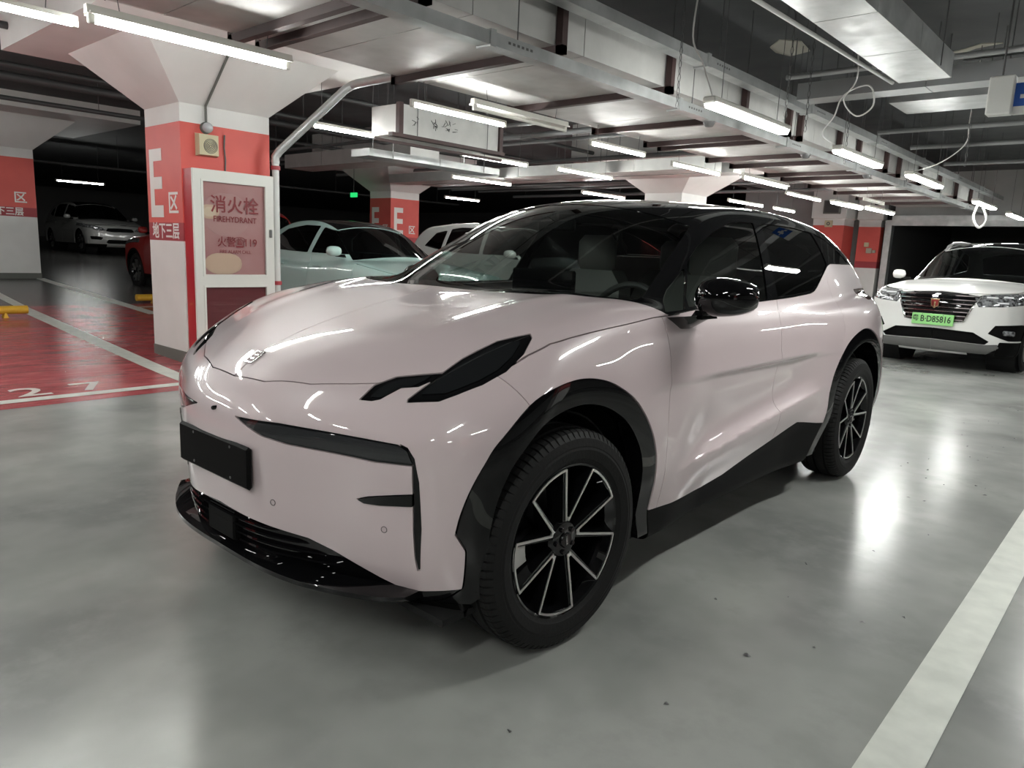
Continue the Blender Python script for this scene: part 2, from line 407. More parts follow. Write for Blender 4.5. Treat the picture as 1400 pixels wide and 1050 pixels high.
for i, (nm, a, b, m) in enumerate((('wall_left', (-45.3, -14.3, -.3), (-45, 34.3, CEIL), DARKW), ('wall_far', (-45, 34, -.3), (-8.2, 34.3, CEIL), DARKW), ('wall_right', (14, -14.3, -.3), (14.3, 34.3, CEIL), GREYW), ('wall_front', (-45, -14.3, -.3), (14, -14, CEIL), DARKW),
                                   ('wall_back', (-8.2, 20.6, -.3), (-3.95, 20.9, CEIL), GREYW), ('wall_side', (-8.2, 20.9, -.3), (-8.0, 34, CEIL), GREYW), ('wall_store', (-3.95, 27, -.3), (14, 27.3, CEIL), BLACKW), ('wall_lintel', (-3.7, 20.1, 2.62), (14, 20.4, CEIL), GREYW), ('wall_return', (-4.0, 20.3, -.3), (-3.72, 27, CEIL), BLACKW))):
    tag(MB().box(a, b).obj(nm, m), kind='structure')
fr = MB().box((-3.86, 19.95, 0), (-3.70, 20.2, 2.50)).obj('trim_1', GALV); tag(fr, kind='structure')
fr = MB(); fr.box((-3.86, 19.93, 2.36), (14, 20.2, 2.50)); fr.box((-3.70, 19.9, 2.50), (14, 20.12, 2.62)); tag(fr.obj('trim_2', GALV), kind='structure')
# ---------------------------------------------------------------- pillars
def pillar(x0, x1, y0, y1, zb, k, label, e=.50, kk=.98, drop=.45, faces=(), base=True, band=(1.21, 1.385, 2.32), flare=2.49, ceil=CEIL):
    p = thing('pillar', label, 'pillar', ((x0 + x1) / 2, (y0 + y1) / 2, zb), group='concrete pillars of the hall')
    cx, cy = (x0 + x1) / 2, (y0 + y1) / 2; hx, hy = (x1 - x0) / 2, (y1 - y0) / 2; top = flare * k + kk * e; H_ = ceil - zb
    def ring(z0, z1, m, name, g=0.): return MB().box((-hx - g, -hy - g, z0), (hx + g, hy + g, z1)).obj(name, m, p)
    ring(0, .13, SKIRT, 'skirting', .006) if base else None
    ring(.13 if base else 0, band[0] * k, WHITE, 'shaft'); ring(band[0] * k, band[1] * k, REDD, 'floor_name_band', .001); ring(band[1] * k, band[2] * k, REDW, 'red_band', .001); ring(band[2] * k, flare * k, WHITE, 'neck')
    c = MB(); z0 = flare * k
    lo = [(-hx, -hy, z0), (hx, -hy, z0), (hx, hy, z0), (-hx, hy, z0)]; hi = [(x + math.copysign(e, x), y + math.copysign(e, y), top) for x, y, _ in lo]
    c.raw(lo + hi, [(0, 1, 5, 4), (1, 2, 6, 5), (2, 3, 7, 6), (3, 0, 4, 7), (7, 6, 5, 4), (0, 3, 2, 1)]); c.obj('capital', WHITE, p)
    if top < H_ - .01: MB().box((-hx - e - drop, -hy - e - drop, top), (hx + e + drop, hy + e + drop, H_)).obj('drop_panel', WHITE, p)
    for f, big, small in faces:
        o, r = ((0, -hy - .003, 0), (1, 0, 0)) if f == '-y' else ((hx + .003, 0, 0), (0, 1, 0)); hw = hx if f == '-y' else hy
        LM = mat('white_lettering', (.78, .76, .73), .5)
        def T(body, size, u, z, w, nm, b=.0): text_mesh(nm, body, size, LM, p, frame_at((o[0] + r[0] * u, o[1] + r[1] * u, z * k), r, (0, 0, 1)), .001, w, b)
        T(big, .92 * k, -hw * .48, 1.73, .72, 'zone_letter', .018); T('区', .23 * k, hw * .50, 1.56, 1.0, 'zone_character', .004)
        if small: T('地下三层', .165 * k, -hw * .0, 1.295, .93, 'floor_name', .003)
    return p
P1 = pillar(-5.76, -4.98, 1.47, 2.39, 0, 1, 'white and red pillar carrying the fire hydrant cabinet', faces=(('-y', 'E', True),), e=.50, kk=.98)
P2 = pillar(-16.15, -15.35, 2.05, 3.15, .27, 1.04, 'white and red pillar marked E standing beside dark lane', faces=(('+x', 'E', True),), e=.62, kk=.95, drop=.9)
P3 = pillar(-12.25, -11.48, 9.2, 10.05, FZ(-11.8), .93, 'red banded pillar marked E behind the mint sedan', faces=(('-y', 'E', False), ('+x', 'E', False)), e=.50, base=True)
P4 = pillar(-5.90, -5.08, 11.1, 12.1, 0, 1, 'plain white flared pillar rising behind the pink car roof', e=.62, kk=.85)
P5 = pillar(-5.55, -4.72, 19.3, 20.1, 0, 1, 'red banded pillar with dark box beside the store opening', e=.05, kk=.5, drop=0)
P6 = pillar(-4.55, -3.98, 20.0, 20.55, 0, 1, 'narrow red banded pillar next to the steel door frame', e=.05, kk=.5, drop=0)
for y in (-5.2, 4.3): pillar(5.0, 5.8, y, y + .92, 0, 1, 'white and red pillar marked E across the driving lane', faces=(('-y', 'E', True),), e=.50)
for y in (-7.6,): pillar(-5.76, -4.98, y, y + .92, 0, 1, 'white and red pillar far beyond the number 27 bay')
# ---------------------------------------------------------------- fluorescent lamps
def lamp(x, y0, y1, z, kind='tube', lit=True, label=None, wires=True):
    L = y1 - y0; o = thing('fluorescent_lamp', label or 'hanging fluorescent tube lamp over the parking bays', 'lamp', (x, (y0 + y1) / 2, z), group=None if label else 'fluorescent lamps hung from the ceiling')
    h = L / 2
    if kind == 'wide':
        MB().bbox((-.055, -h - .03, .0), (.055, h + .03, .05), .012).obj('housing', HOUSE, o)
        b = MB(); b.prism([(-.048, 0.0), (.048, 0.0), (.036, -.028), (-.036, -.028)], 1, -h, h); b.obj('diffuser', TUBEM if lit else HOUSE, o)
        top = .05
    else:
        if lit: MB().tube([(0, -h + .02, 0), (0, h - .02, 0)], .0145, 10).obj('tube', TUBEM, o, True)
        else: MB().tube([(0, -h + .02, 0), (0, h - .02, 0)], .0165, 10).obj('tube', HOUSE, o, True)
        for s in (-1, 1): MB().bbox((-.018, s * h - .02, -.018), (.018, s * h + .02, .05), .006).obj('lamp_holder', HOUSE, o)
        if kind == 'batten': MB().prism([(-.03, .035), (.03, .035), (.022, .085), (-.022, .085)], 1, -h - .03, h + .03).obj('housing', HOUSE, o); MB().prism([(-.055, .03), (-.05, .045), (.05, .045), (.055, .03), (.05, .03), (.0, .038), (-.05, .03)], 1, -h - .02, h + .02).obj('reflector', HOUSE, o); top = .085
        else: MB().prism([(-.022, .022), (.022, .022), (.016, .05), (-.016, .05)], 1, -h, h).obj('housing', HOUSE, o); top = .05
    up = (2.72 if -3.2 < x < -1.3 and y0 > -3.0 and y1 < 18.4 else CEIL) - z
    if wires:
        for s in (-1, 1): MB().tube([(0, s * h * .75, top), (0, s * h * .78, up)], .003, 5).obj('hanger_wire', ROD, o)
    return o
ROWL = 'tube lamp in the row hung along the wide duct edge'; TRAYL = 'wide lit lamp hung on the cable tray'; FARL = 'lit tube lamp deep in the hall between ducts and pillars'; UNSEENL = 'lamp over the open driving lane'
VIS = [(-3.06, -1.25, -.02, 2.5, 'tube', 1, 'bare lit tube lamp next to the hydrant pillar capital'), (-2.87, .01, 1.32, 2.5, 'batten', 1, 'lit tube lamp with tall cream batten in front of the hydrant pillar'), (-3.13, 2.73, 3.95, 2.5, 'tube', 1, 'lit tube lamp hanging before the scribbled square duct'), (-2.86, 3.25, 4.60, 2.53, 'batten', 0, 'unlit batten lamp hanging beside a lit tube'), (-5.04, 2.94, 3.95, 2.5, 'tube', 1, 'lit tube lamp between the riser pipe and the scribbled duct'),
       (-3.03, 5.3, 6.45, 2.5, 'tube', 1, ROWL), (-3.12, 7.3, 8.7, 2.5, 'tube', 1, ROWL), (-5.03, 7.2, 8.65, 2.5, 'tube', 1, FARL), (-7.6, 7.45, 9.0, 2.5, 'tube', 1, FARL), (-5.2, 5.35, 6.7, 2.5, 'tube', 1, 'lit tube lamp under the end of the low branch duct'), (-6.78, 10.2, 11.7, 2.45, 'tube', 1, FARL),
       (-.61, 3.5, 4.9, 2.4, 'wide', 1, TRAYL), (-.58, 6.2, 7.6, 2.4, 'wide', 1, TRAYL), (-.50, 8.6, 10.2, 2.4, 'wide', 1, TRAYL), (-.52, 12.8, 14.5, 2.4, 'wide', 1, TRAYL), (-.50, 16.0, 17.6, 2.4, 'wide', 1, TRAYL),
       (-3.12, 11.25, 12.9, 2.45, 'tube', 1, ROWL), (-4.52, 14.1, 15.25, 2.4, 'tube', 1, FARL), (-2.98, 13.2, 14.9, 2.45, 'wide', 1, 'wide lit lamp under the wide duct near the red banded pillar'), (-2.60, 14.1, 15.8, 2.4, 'wide', 1, 'wide lit lamp beside the unlit tube near the store opening'), (-4.83, 12.55, 14.2, 2.45, 'tube', 1, FARL), (-2.98, 9.2, 10.9, 2.5, 'batten', 1, 'lit batten lamp with cream housing under the wide duct'), (-2.29, 12.8, 14.0, 2.45, 'tube', 0, 'unlit tube lamp hanging among the far tray lamps'), (-21.1, 5.28, 6.5, 2.65, 'tube', 1, 'single lit tube lamp above the grey people carrier'), (-11.6, 11.0, 12.2, 2.5, 'tube', 1, FARL), (-9.6, 13.3, 14.6, 2.5, 'tube', 1, FARL), (-8.9, 16.2, 17.4, 2.5, 'tube', 1, FARL)]
def labelled(o, l):
    o['label'] = l
    for k, g in ((ROWL, 'tube lamps along the wide duct'), (TRAYL, 'wide lamps on the cable tray'), (FARL, 'tube lamps deep in the hall'), (UNSEENL, 'lamps over the driving lane')):
        if l == k: o['group'] = g
    return o
for v in VIS: labelled(lamp(v[0], v[1], v[2], v[3], v[4], bool(v[5]), v[6]), v[6])
for x in (1.95, 4.4):
    for i in range(5): labelled(lamp(x, -8.0 + 4.6 * i, -6.7 + 4.6 * i, 2.5, 'wide' if x < 3 else 'tube', True, UNSEENL), UNSEENL)
for x, ys in ((-.60, (-7.5, -4.8, -2.65)), (-3.05, (-7.4, -4.3)), (-5.3, (-5.4, -3.3, -1.75)), (-6.75, (-1.75,)), (-7.9, (-5.2, -3.3, -1.65)), (-10.5, (-1.3,)), (-12.8, (-.7,))):
    for y in ys: labelled(lamp(x, y, y + 1.3, 2.5 + FZ(x), 'tube', True, UNSEENL), UNSEENL)  # out-of-view lamps; the left ones added to brighten pillars and red floor
# ---------------------------------------------------------------- ducts, trays, pipes
def hangers(o, pts, z0, m=ROD, r=.005):
    for x, y in pts: MB().tube([(x, y, z0), (x, y, CEIL)], r, 5).obj('hanger_rod', m, o)
def duct(name, label, a, b, m=GALVD, flange=None, axis=1, hang=True):
    (x0, y0, z0), (x1, y1, z1) = a, b
    o = thing(name, label, 'duct', ((x0 + x1) / 2, (y0 + y1) / 2, z0)); c = Vector(o.location)
    L = lambda p: tuple(np.array(p) - np.array(c))
    n = max(1, int(round(((y1 - y0) if axis == 1 else (x1 - x0)) / 1.2)))
    for i in range(n):
        g = .004
        if axis == 1: MB().box(L((x0, y0 + (y1 - y0) * i / n + g, z0)), L((x1, y0 + (y1 - y0) * (i + 1) / n - g, z1))).obj('duct_section', m, o)
        else: MB().box(L((x0 + (x1 - x0) * i / n + g, y0, z0)), L((x0 + (x1 - x0) * (i + 1) / n - g, y1, z1))).obj('duct_section', m, o)
    if hang:
        for q in (.15, .85):
            for x in ((x0 - .02, x1 + .02) if axis == 1 else (x0 + (x1 - x0) * .3, x0 + (x1 - x0) * .7)):
                y = y0 + (y1 - y0) * q
                MB().tube([L((x, y, z0)), L((x, y, CEIL))], .005, 5).obj('hanger_rod', ROD, o)
    return o, L
D1, L1 = duct('ventilation_duct', 'wide flat galvanised air duct on dark brown angle iron hangers', (-3.17, -3.0, 2.72), (-1.40, 18.4, 3.08))
for y in (-1.9, -.4, 1.10, 1.32, 2.62, 4.15, 5.65, 6.80, 7.15, 8.5, 9.3, 10.6, 11.3, 12.6, 14.0, 15.4, 16.8):
    s = MB(); s.box(L1((-3.26, y - .03, 2.66)), L1((-1.33, y + .03, 2.72))); s.box(L1((-1.39, y - .03, 2.66)), L1((-1.33, y + .03, 3.05))); s.box(L1((-3.26, y - .03, 2.66)), L1((-3.20, y + .03, 3.05)))
    s.obj('angle_iron_strap', RUST, D1)
    for x in (-3.23, -1.36): MB().tube([L1((x, y, 3.0)), L1((x, y, CEIL))], .006, 5).obj('hanger_rod', ROD, D1)
def channel(label, x, z, y0, y1, w=.10, h=.10, hx=0, name='cable_tray'):
    o = thing(name, label, 'cable tray', (x, (y0 + y1) / 2, z)); n = int(round((y1 - y0) / 2.4)); t = .004
    for i in range(n):
        a, b = -(y1 - y0) / 2 + (y1 - y0) * i / n + .003, -(y1 - y0) / 2 + (y1 - y0) * (i + 1) / n - .003
        MB().prism([(-w / 2, 0), (w / 2, 0), (w / 2, h), (w / 2 - .02, h), (w / 2 - .02, h - t), (w / 2 - t, h - t), (w / 2 - t, t), (-w / 2 + t, t), (-w / 2 + t, h - t), (-w / 2 + .02, h - t), (-w / 2 + .02, h), (-w / 2, h)], 1, a, b).obj('tray_section', GALV, o)
        MB().box((-w / 2 - .012, a - .03, -.012), (w / 2 + .012, a + .02, h + .012)).obj('coupling_plate', GALV, o)
        MB().tube([(0, a + .3, h), (0, a + .3, CEIL - z)], .005, 5).obj('hanger_rod', ROD, o)
        for k in range(6): MB().bbox((w / 2, a + .15 + k * .045, h * .45), (w / 2 + .001, a + .175 + k * .045, h * .65), .0004).obj('slot', DARKW, o)
    return o
channel('galvanised light trunking running under the wide duct', -1.40, 2.56, -3, 19, .11, .085)
channel('galvanised cable tray running beside the wide duct', -1.16, 2.90, -3, 19, .12, .085)
def pipe(label, pts, r, m=PIPE, name='pipe', hang=True, n=10, cat='pipe'):
    P = np.array(pts, float); c = P.mean(0); o = thing(name, label, cat, tuple(c)); MB().tube(P - c, r, n).obj('pipe_run', m, o, True)
    if hang:
        for a, b in zip(P[:-1], P[1:]):
            L = np.linalg.norm(b - a)
            for q in np.arange(.5, max(L, .6), 2.2):
                p = a + (b - a) * q / L
                if q < L: MB().tube([tuple(p - c), (p[0] - c[0], p[1] - c[1], CEIL - c[2])], .005, 5).obj('hanger_rod', ROD, o)
    return o
duct('ventilation_duct', 'small galvanised duct hanging near the cross tray', (.04, 2.6, 2.90), (.46, 5.80, 3.10), GALV)
o, L_ = duct('cable_trunking', 'grey steel cross trunking near the direction sign', (-1.0, 6.05, 2.90), (5.0, 6.33, 3.06), mat('grey_trunking', (.33, .34, .34), .5, .4), axis=0)
duct('ventilation_duct', 'short galvanised duct hanging behind the cross trunking', (-.35, 6.9, 2.95), (.9, 7.6, 3.12), GALV, axis=0)
pipe('thin pale pipe running above the cross trunking', [(-1.1, 6.0, 3.12), (5, 6.0, 3.12)], .028, mat('pale_pipe', (.45, .46, .46), .4, .3))
pipe('grey pipe crossing beyond the cross trunking', [(-.9, 8.5, 2.92), (5, 8.5, 2.92)], .03)
pipe('grey pipe crossing close under the ceiling', [(.45, 6.2, 3.14), (5, 6.3, 3.14)], .018, mat('pale_pipe', (.45, .46, .46)))
pipe('white conduit running beside the small duct', [(-.24, -1, 2.92), (-.03, 5.85, 2.92)], .016, WIRE)
pipe('dark pipe running along the far wall lane', [(-1.02, 10.5, 3.0), (5, 10.5, 3.0)], .035)
pipe('dark pipe low over the white SUV', [(-1.02, 12.6, 3.0), (5, 12.6, 3.0)], .035)
pipe('grey sprinkler pipe crossing above the hall', [(-1.05, 2.2, 3.42), (5.5, 2.3, 3.42)], .04)
# loops of white cable and hanging cable ends near the trays
def cable(label, pts, r=.007): 
    P = crv([np.array(p, float) for p in pts], 6, False); c = P[0].copy(); o = thing('cable', label, 'cable', tuple(c)); MB().tube(P - c, r, 6).obj('cable_run', WIRE, o, True); return o
cable('white cable loop coiled at the conduit end', [(-.15, 5.2, CEIL - .01), (-.16, 5.2, 3.2), (-.15, 5.25, 2.86), (-.26, 5.3, 2.70), (-.15, 5.35, 2.56), (-.02, 5.35, 2.64), (-.06, 5.3, 2.80), (-.30, 5.4, 2.76), (-.40, 5.5, 2.60), (-.60, 5.8, 2.50), (-.62, 6.25, 2.46)])
cable('white cable dropping from ceiling to the near tray lamp', [(-.70, 3.3, CEIL - .01), (-.72, 3.4, 3.3), (-.80, 3.5, 2.9), (-.70, 3.5, 2.7), (-.62, 3.55, 2.46)])
cable('white cable hooking down to the third tray lamp', [(.1, 8.6, CEIL - .01), (.08, 8.6, 3.0), (.05, 8.7, 2.75), (-.2, 8.75, 2.55), (-.5, 8.8, 2.46)])
cable('white cable hoop under a far tray lamp', [(-.5, 13.0, 2.45), (-.42, 13.0, 2.3), (-.35, 13.0, 2.1), (-.45, 13.0, 1.98), (-.55, 13.0, 2.15), (-.5, 13.0, 2.38)], .02)
for x, y in ((-.95, 3.6), (-.4, 4.4), (-.5, 5.1), (-.9, 7.4), (.2, 8.1)):
    ch = MB(); 
    for i in range(26): ch.tube([(.012 * math.cos(a) * (i % 2), .012 * math.cos(a) * ((i + 1) % 2), -.05 * i + .03 * math.sin(a)) for a in np.linspace(0, 2 * math.pi, 7)[:-1]], .003, 4, closed=True)
    o = ch.obj('steel_chain', ROD); o.location = (x, y, CEIL - .03); tag(o, 'thin steel chain hanging from the ceiling', 'chain', 'ceiling chains'); o['kind'] = 'stuff'
# lower ducts left of the lamps
D2, L2 = duct('ventilation_duct', 'square grey duct with scribbled marks and brown edge irons', (-4.90, 3.63, 2.475), (-4.40, 5.24, 2.79), GALVD)
for y in (3.63, 5.24):
    MB().box(L2((-4.43, y - .03, 2.45)), L2((-4.37, y + .03, 2.80))).obj('angle_iron_strap', RUST, D2)
MB().box(L2((-4.43, 3.5, 2.43)), L2((-4.36, 5.3, 2.47))).obj('angle_iron_strap', RUST, D2)
MB().box(L2((-4.44, 3.3, 2.36)), L2((-4.40, 5.3, 2.39))).obj('angle_iron_strap', RUST, D2)
rs = random.Random(4); sc = MB()
for bx in (3.86, 4.12, 4.17, 4.30, 4.38, 4.46):
    for i in range(5):
        y, z = bx + rs.uniform(-.03, .04), 2.64 + rs.uniform(-.05, .05); a = rs.uniform(0, 3.14); d = rs.uniform(.015, .035)
        sc.tube([(-4.398, y - d * math.cos(a), z - d * math.sin(a)), (-4.398, y + d * math.cos(a), z + d * math.sin(a))], .003, 4)
so = sc.xf(Matrix.Translation(-Vector(D2.location))).obj('marker_scribble', mat('black_ink', (.02, .02, .02), .6), D2); so['kind'] = 'stuff'
duct('ventilation_duct', 'low galvanised branch duct with bright end below the scribbled duct', (-5.30, 3.64, 2.27), (-4.95, 5.85, 2.352), GALV)
duct('ventilation_duct', 'long brown strapped duct over the mint sedan bay', (-10.5, 5.9, 2.60), (-6.9, 6.5, 2.84), GALVD, axis=0)
duct('ventilation_duct', 'dark cross duct in the depth of the hall', (-11.0, 8.75, 2.62), (-3.4, 9.3, 2.80), GALVD, axis=0)
duct('ventilation_duct', 'second dark cross duct in the depth of the hall', (-11.0, 9.72, 2.66), (-3.4, 10.15, 2.84), GALVD, axis=0)
for i, (y, z) in enumerate(((6.2, 2.99), (6.9, 2.97), (7.6, 3.0), (9.5, 2.97), (12.95, 2.94), (13.5, 2.96), (14.6, 3.0), (16.2, 2.98))): pipe('thin grey pipe crossing the hall between the ducts', [(-14, y, z), (-3.45, y, z)], .03 + .012 * (i % 2), PIPE if y > 6 else DIMPIPE)['group'] = 'cross pipes between the ducts'
for i, (x, z) in enumerate(((-6.45, 3.16), (-8.6, 3.2), (-9.4, 3.2), (-11.0, 3.16), (-18.4, 2.90))): pipe('grey pipe running lengthways under the ceiling', [(x, -2 if x > -16 else 1, z), (x, 18, z)], .035 + .02 * (i % 3 == 2), DIMPIPE)['group'] = 'lengthways pipes under the ceiling'
for x, y, z in ((-1.40, 5.0, 2.55), (-1.40, 7.5, 2.55), (-1.40, 9.9, 2.55)):
    o = MB().lathe([(.0, -.055), (.035, -.05), (.055, -.02), (.06, 0), (.0, 0)], 2, 16).obj('detector_dome', mat('grey_plastic', (.10, .10, .10), .4)); o.location = (x, y, z + .012); tag(o, 'small round detector under the light trunking', 'detector', 'round detectors on the trunking')
# ceiling patch of bare plaster
o = MB().prism([(-1.74, 6.95), (-1.54, 6.73), (-1.36, 6.91), (-1.42, 7.34), (-1.69, 7.43), (-1.77, 7.19)], 2, CEIL - .012, CEIL).obj('plaster_patch', mat('bare_plaster', (.42, .40, .34), .8)); o.parent = ceiling
o = MB().prism([(-.22, 8.29), (.01, 8.16), (.20, 8.03), (.39, 8.12), (.12, 8.20), (-.12, 8.42)], 2, CEIL - .010, CEIL).obj('plaster_patch', mat('bare_plaster', (.42, .40, .34))); o.parent = ceiling
# ---------------------------------------------------------------- hydrant pillar fittings
FX = -4.775
cb = thing('fire_hydrant_cabinet', 'red and white fire hydrant cabinet with lettered glass door on the pillar', 'cabinet', (-4.98, 1.95, 0)); M_ = lambda x, y, z: (x + 4.98, y - 1.95, z)
MB().box(M_(-4.975, 1.48, .09), M_(FX - .03, 2.31, 1.89)).obj('cabinet_body', mat('cabinet_red', (.42, .020, .030), .35, 0, .4), cb)
ALU = mat('white_aluminium', (.66, .67, .63), .4)
y0, y1, fz = 1.48, 2.31, [.09, .17, .80, .885, 1.80, 1.89]
f = MB(); f.box(M_(FX - .03, y0, .09), M_(FX, y0 + .075, 1.89)); f.box(M_(FX - .03, y1 - .075, .09), M_(FX, y1, 1.89))
for a, b in ((.09, .17), (.80, .885), (1.80, 1.89)): f.box(M_(FX - .03, y0 + .075, a), M_(FX, y1 - .075, b))
fo = f.obj('door_frame', ALU, cb)
f2 = MB()
for a, b in ((.17, .80), (.885, 1.80)):
    f2.box(M_(FX - .02, y0 + .075, a), M_(FX + .006, y0 + .095, b)); f2.box(M_(FX - .02, y1 - .095, a), M_(FX + .006, y1 - .075, b)); f2.box(M_(FX - .02, y0 + .095, a), M_(FX + .006, y1 - .095, a + .02)); f2.box(M_(FX - .02, y0 + .095, b - .02), M_(FX + .006, y1 - .095, b))
f2.obj('glazing_bead', ALU, cb)
HG = glass('cabinet_glass', (.96, .90, .90), 1.4)
MB().box(M_(FX - .012, y0 + .09, .90), M_(FX - .008, y1 - .09, 1.79)).obj('glass_pane', HG, cb)
MB().box(M_(FX - .012, y0 + .09, .185), M_(FX - .008, y1 - .09, .79)).obj('glass_pane', HG, cb)
MB().box(M_(FX - .026, y0 + .08, .88), M_(FX - .022, y1 - .08, 1.80)).obj('upper_backing', mat('faded_red_backing', (.50, .40, .39), .5, noise=(3, .6, (.38, .22, .225))), cb)
MB().box(M_(FX - .026, y0 + .08, .17), M_(FX - .022, y1 - .08, .80)).obj('lower_backing', mat('deep_red_backing', (.16, .030, .040), .4, noise=(4, .6, (.10, .018, .024))), cb)
hr = MB().ball((0, 0, 0), (.004, .19, .105), 24, 10, .85); hr.xf(Matrix.Translation(M_(FX - .017, y0 + .29, 1.01))); hr.obj('hose_bag', mat('cream_canvas', (.58, .56, .42), .6), cb, True)
hr = MB().ball((0, 0, 0), (.004, .25, .21), 28, 12); hr.xf(Matrix.Translation(M_(FX - .018, y0 + .33, 1.48))); hr.obj('hose_reel', mat('grey_reel', (.46, .36, .35), .5), cb, True)
hr = MB().ball((0, 0, 0), (.004, .10, .07), 20, 10); hr.xf(Matrix.Translation(M_(FX - .0150, y0 + .16, 1.50))); hr.obj('reel_hub', mat('cream_canvas', (.58, .56, .42), .6), cb, True)
RT = mat('red_lettering', (.17, .005, .010), .45)
def sign(body, size, z, w=1., b=0., nm='lettering', yc=None, m=RT): text_mesh(nm, body, size, m, cb, frame_at(M_(FX - .0065, (y0 + y1) / 2 if yc is None else yc, z), (0, 1, 0), (0, 0, 1)), .0006, w, b)
sign('消火栓', .172, 1.565, .98, .002, yc=1.895); sign('FIREHYDRANT', .078, 1.435, .88, .0006, yc=1.895); sign('火警', .105, 1.215, .92, .0005, yc=1.80); sign('☎', .105, 1.215, .92, .0005, yc=1.935); sign('119', .105, 1.215, .92, .0005, yc=2.05); sign('FIRE ALARM CALL', .046, 1.125, .90, yc=1.89)
MB().bbox(M_(FX, y1 - .055, 1.28), M_(FX + .02, y1 - .03, 1.36), .004).obj('door_latch', STEEL if 'STEEL' in globals() else ROD, cb)
# speaker, bell lamp, conduit on the pillar
sp = thing('wall_speaker', 'beige speaker box with round grille above the hydrant cabinet', 'speaker', (-4.98, 1.715, 2.13))
MB().hull([(x, y, z) for x, w in ((0, .105), (.07, .095)) for y in (-w, w) for z in (-w, w)]).obj('speaker_box', BEIGE, sp)
g = MB()
for r in (.012, .026, .04, .054, .066): g.tube([(.072, r * math.cos(a) + .015, r * math.sin(a) - .01) for a in np.linspace(0, 2 * math.pi, 25)[:-1]], .0035, 4, closed=True)
g.obj('grille', SKIRT, sp)
bl = thing('alarm_lamp', 'round silver lamp with conduit above the beige speaker', 'lamp', (-4.98, 1.715, 2.27))
MB().ball((.05, 0, .02), .05, 18, 12).obj('lamp_globe', mat('frosted_grey', (.50, .52, .54), .2, .3), bl, True)
MB().lathe([(.055, 0), (.055, .02), (0, .02)], 0, 18, (0, 0, .02)).obj('lamp_base', SKIRT, bl)
MB().tube([(.022, 0, .06), (.022, 0, .22), (.29, .02, .49), (.52, .03, .71)], .012, 8).obj('conduit', SKIRT, bl, True)
cable2 = thing('cable_end', 'dark cable hanging down to the hydrant cabinet top', 'cable', (-4.975, 1.90, 1.89)); MB().tube([(.004, 0, 0), (.006, .006, .12), (.005, -.004, .24), (.012, 0, .36)], .008, 6).obj('cable_run', ROD, cable2, True)
vp = thing('riser_pipe', 'galvanised riser pipe climbing from beside the cabinet to the duct', 'pipe', (-4.80, 2.352, 0))
MB().tube([(0, 0, .70), (0, 0, 2.02)], .035, 14).obj('lower_pipe', mat('white_pipe', (.60, .62, .60), .4), vp, True)
MB().tube([(0, 0, 2.02), (0, .0, 2.09), (.03, .03, 2.15), (.47, .50, 2.77), (.53, .55, 2.82), (.62, .555, 2.83), (1.30, .555, 2.83)], .042, 14).obj('upper_pipe', GALV, vp, True)
for z in (1.98, .82): MB().lathe([(.040, z - .02), (.047, z - .02), (.047, z + .02), (.040, z + .02)], 2, 16, closed=True).obj('pipe_coupling', REDD, vp)
MB().tube([(0, 0, .70), (0, 0, .62), (-.04, .02, .55), (-.08, .03, .5), (-.08, .03, .2), (-.08, .03, 0)], .030, 12).obj('pipe_tail', mat('white_pipe', (.60, .62, .60)), vp, True)
# exit sign, direction sign, boxes on the far pillar
ex = thing('exit_sign', 'small glowing green exit sign hanging in the dark', 'sign', (-12.2, 8.7, 2.33)); MB().box((-.11, -.02, 0), (.11, .02, .10)).obj('sign_face', emit_mat('exit_green', (.03, .9, .22), .55), ex)
MB().tube([(0, 0, .10), (0, 0, CEIL - 2.33)], .006, 5).obj('hanger_rod', ROD, ex)
ds = thing('direction_sign', 'white edged hanging sign box with blue face', 'sign', (.90, 5.55, 2.50))
MB().bbox((-.08, -.10, 0), (.10, .02, .30), .01).obj('sign_case', mat('sign_white', (.66, .67, .64), .5), ds)
MB().box((.10, -.04, .06), (.36, 0, .24)).obj('sign_face', mat('sign_blue', (.02, .10, .42), .4), ds); MB().box((.10, -.045, .0), (.36, .005, .06)).obj('sign_rail', mat('sign_white', (.66, .67, .64)), ds)
t = MB()
for i in range(4): t.box((.14 + i * .05, -.0415, .12 + .02 * (i % 2)), (.19 + i * .05, -.040, .15 + .02 * (i % 3)))
to = t.obj('sign_marks', mat('sign_white', (.66, .67, .64)), ds); to['kind'] = 'stuff'
MB().tube([(0, -.04, .30), (0, -.04, CEIL - 2.5)], .008, 5).obj('hanger_rod', ROD, ds); MB().tube([(.30, -.02, .24), (.30, -.02, CEIL - 2.5)], .008, 5).obj('hanger_rod', ROD, ds)
cbx = thing('control_box', 'dark grey control box on the far red banded pillar', 'box', (-5.05, 19.30, 2.62)); MB().bbox((-.22, -.14, 0), (.22, 0, .36), .01).obj('box_body', SKIRT, cbx); MB().box((-.19, -.145, .03), (.19, -.14, .33)).obj('box_door', mat('box_dark', (.05, .05, .05), .5), cbx)
sp2 = thing('wall_speaker', 'small beige speaker on the far red banded pillar', 'speaker', (-5.12, 19.30, 2.36)); MB().bbox((-.10, -.07, -.09), (.10, 0, .09), .01).obj('speaker_box', BEIGE, sp2); MB().lathe([(.02, -.073), (.05, -.073), (.05, -.07), (.02, -.07)], 1, 16, closed=True).obj('grille', SKIRT, sp2)
for i, (dx, dz, s) in enumerate(((-.02, 1.84, .06), (.06, 1.68, .07), (.19, 1.66, .04))):
    o = MB().bbox((-s, -.05, -s), (s, 0, s), .008).obj('switch_box', mat('box_grey', (.40, .38, .30), .5) if i != 0 else BEIGE); o.location = (-4.27 + dx, 20.0, dz); tag(o, ('beige switch box on narrow red pillar', 'grey call box below the beige switch box', 'small grey socket beside the grey call box')[i], 'box')
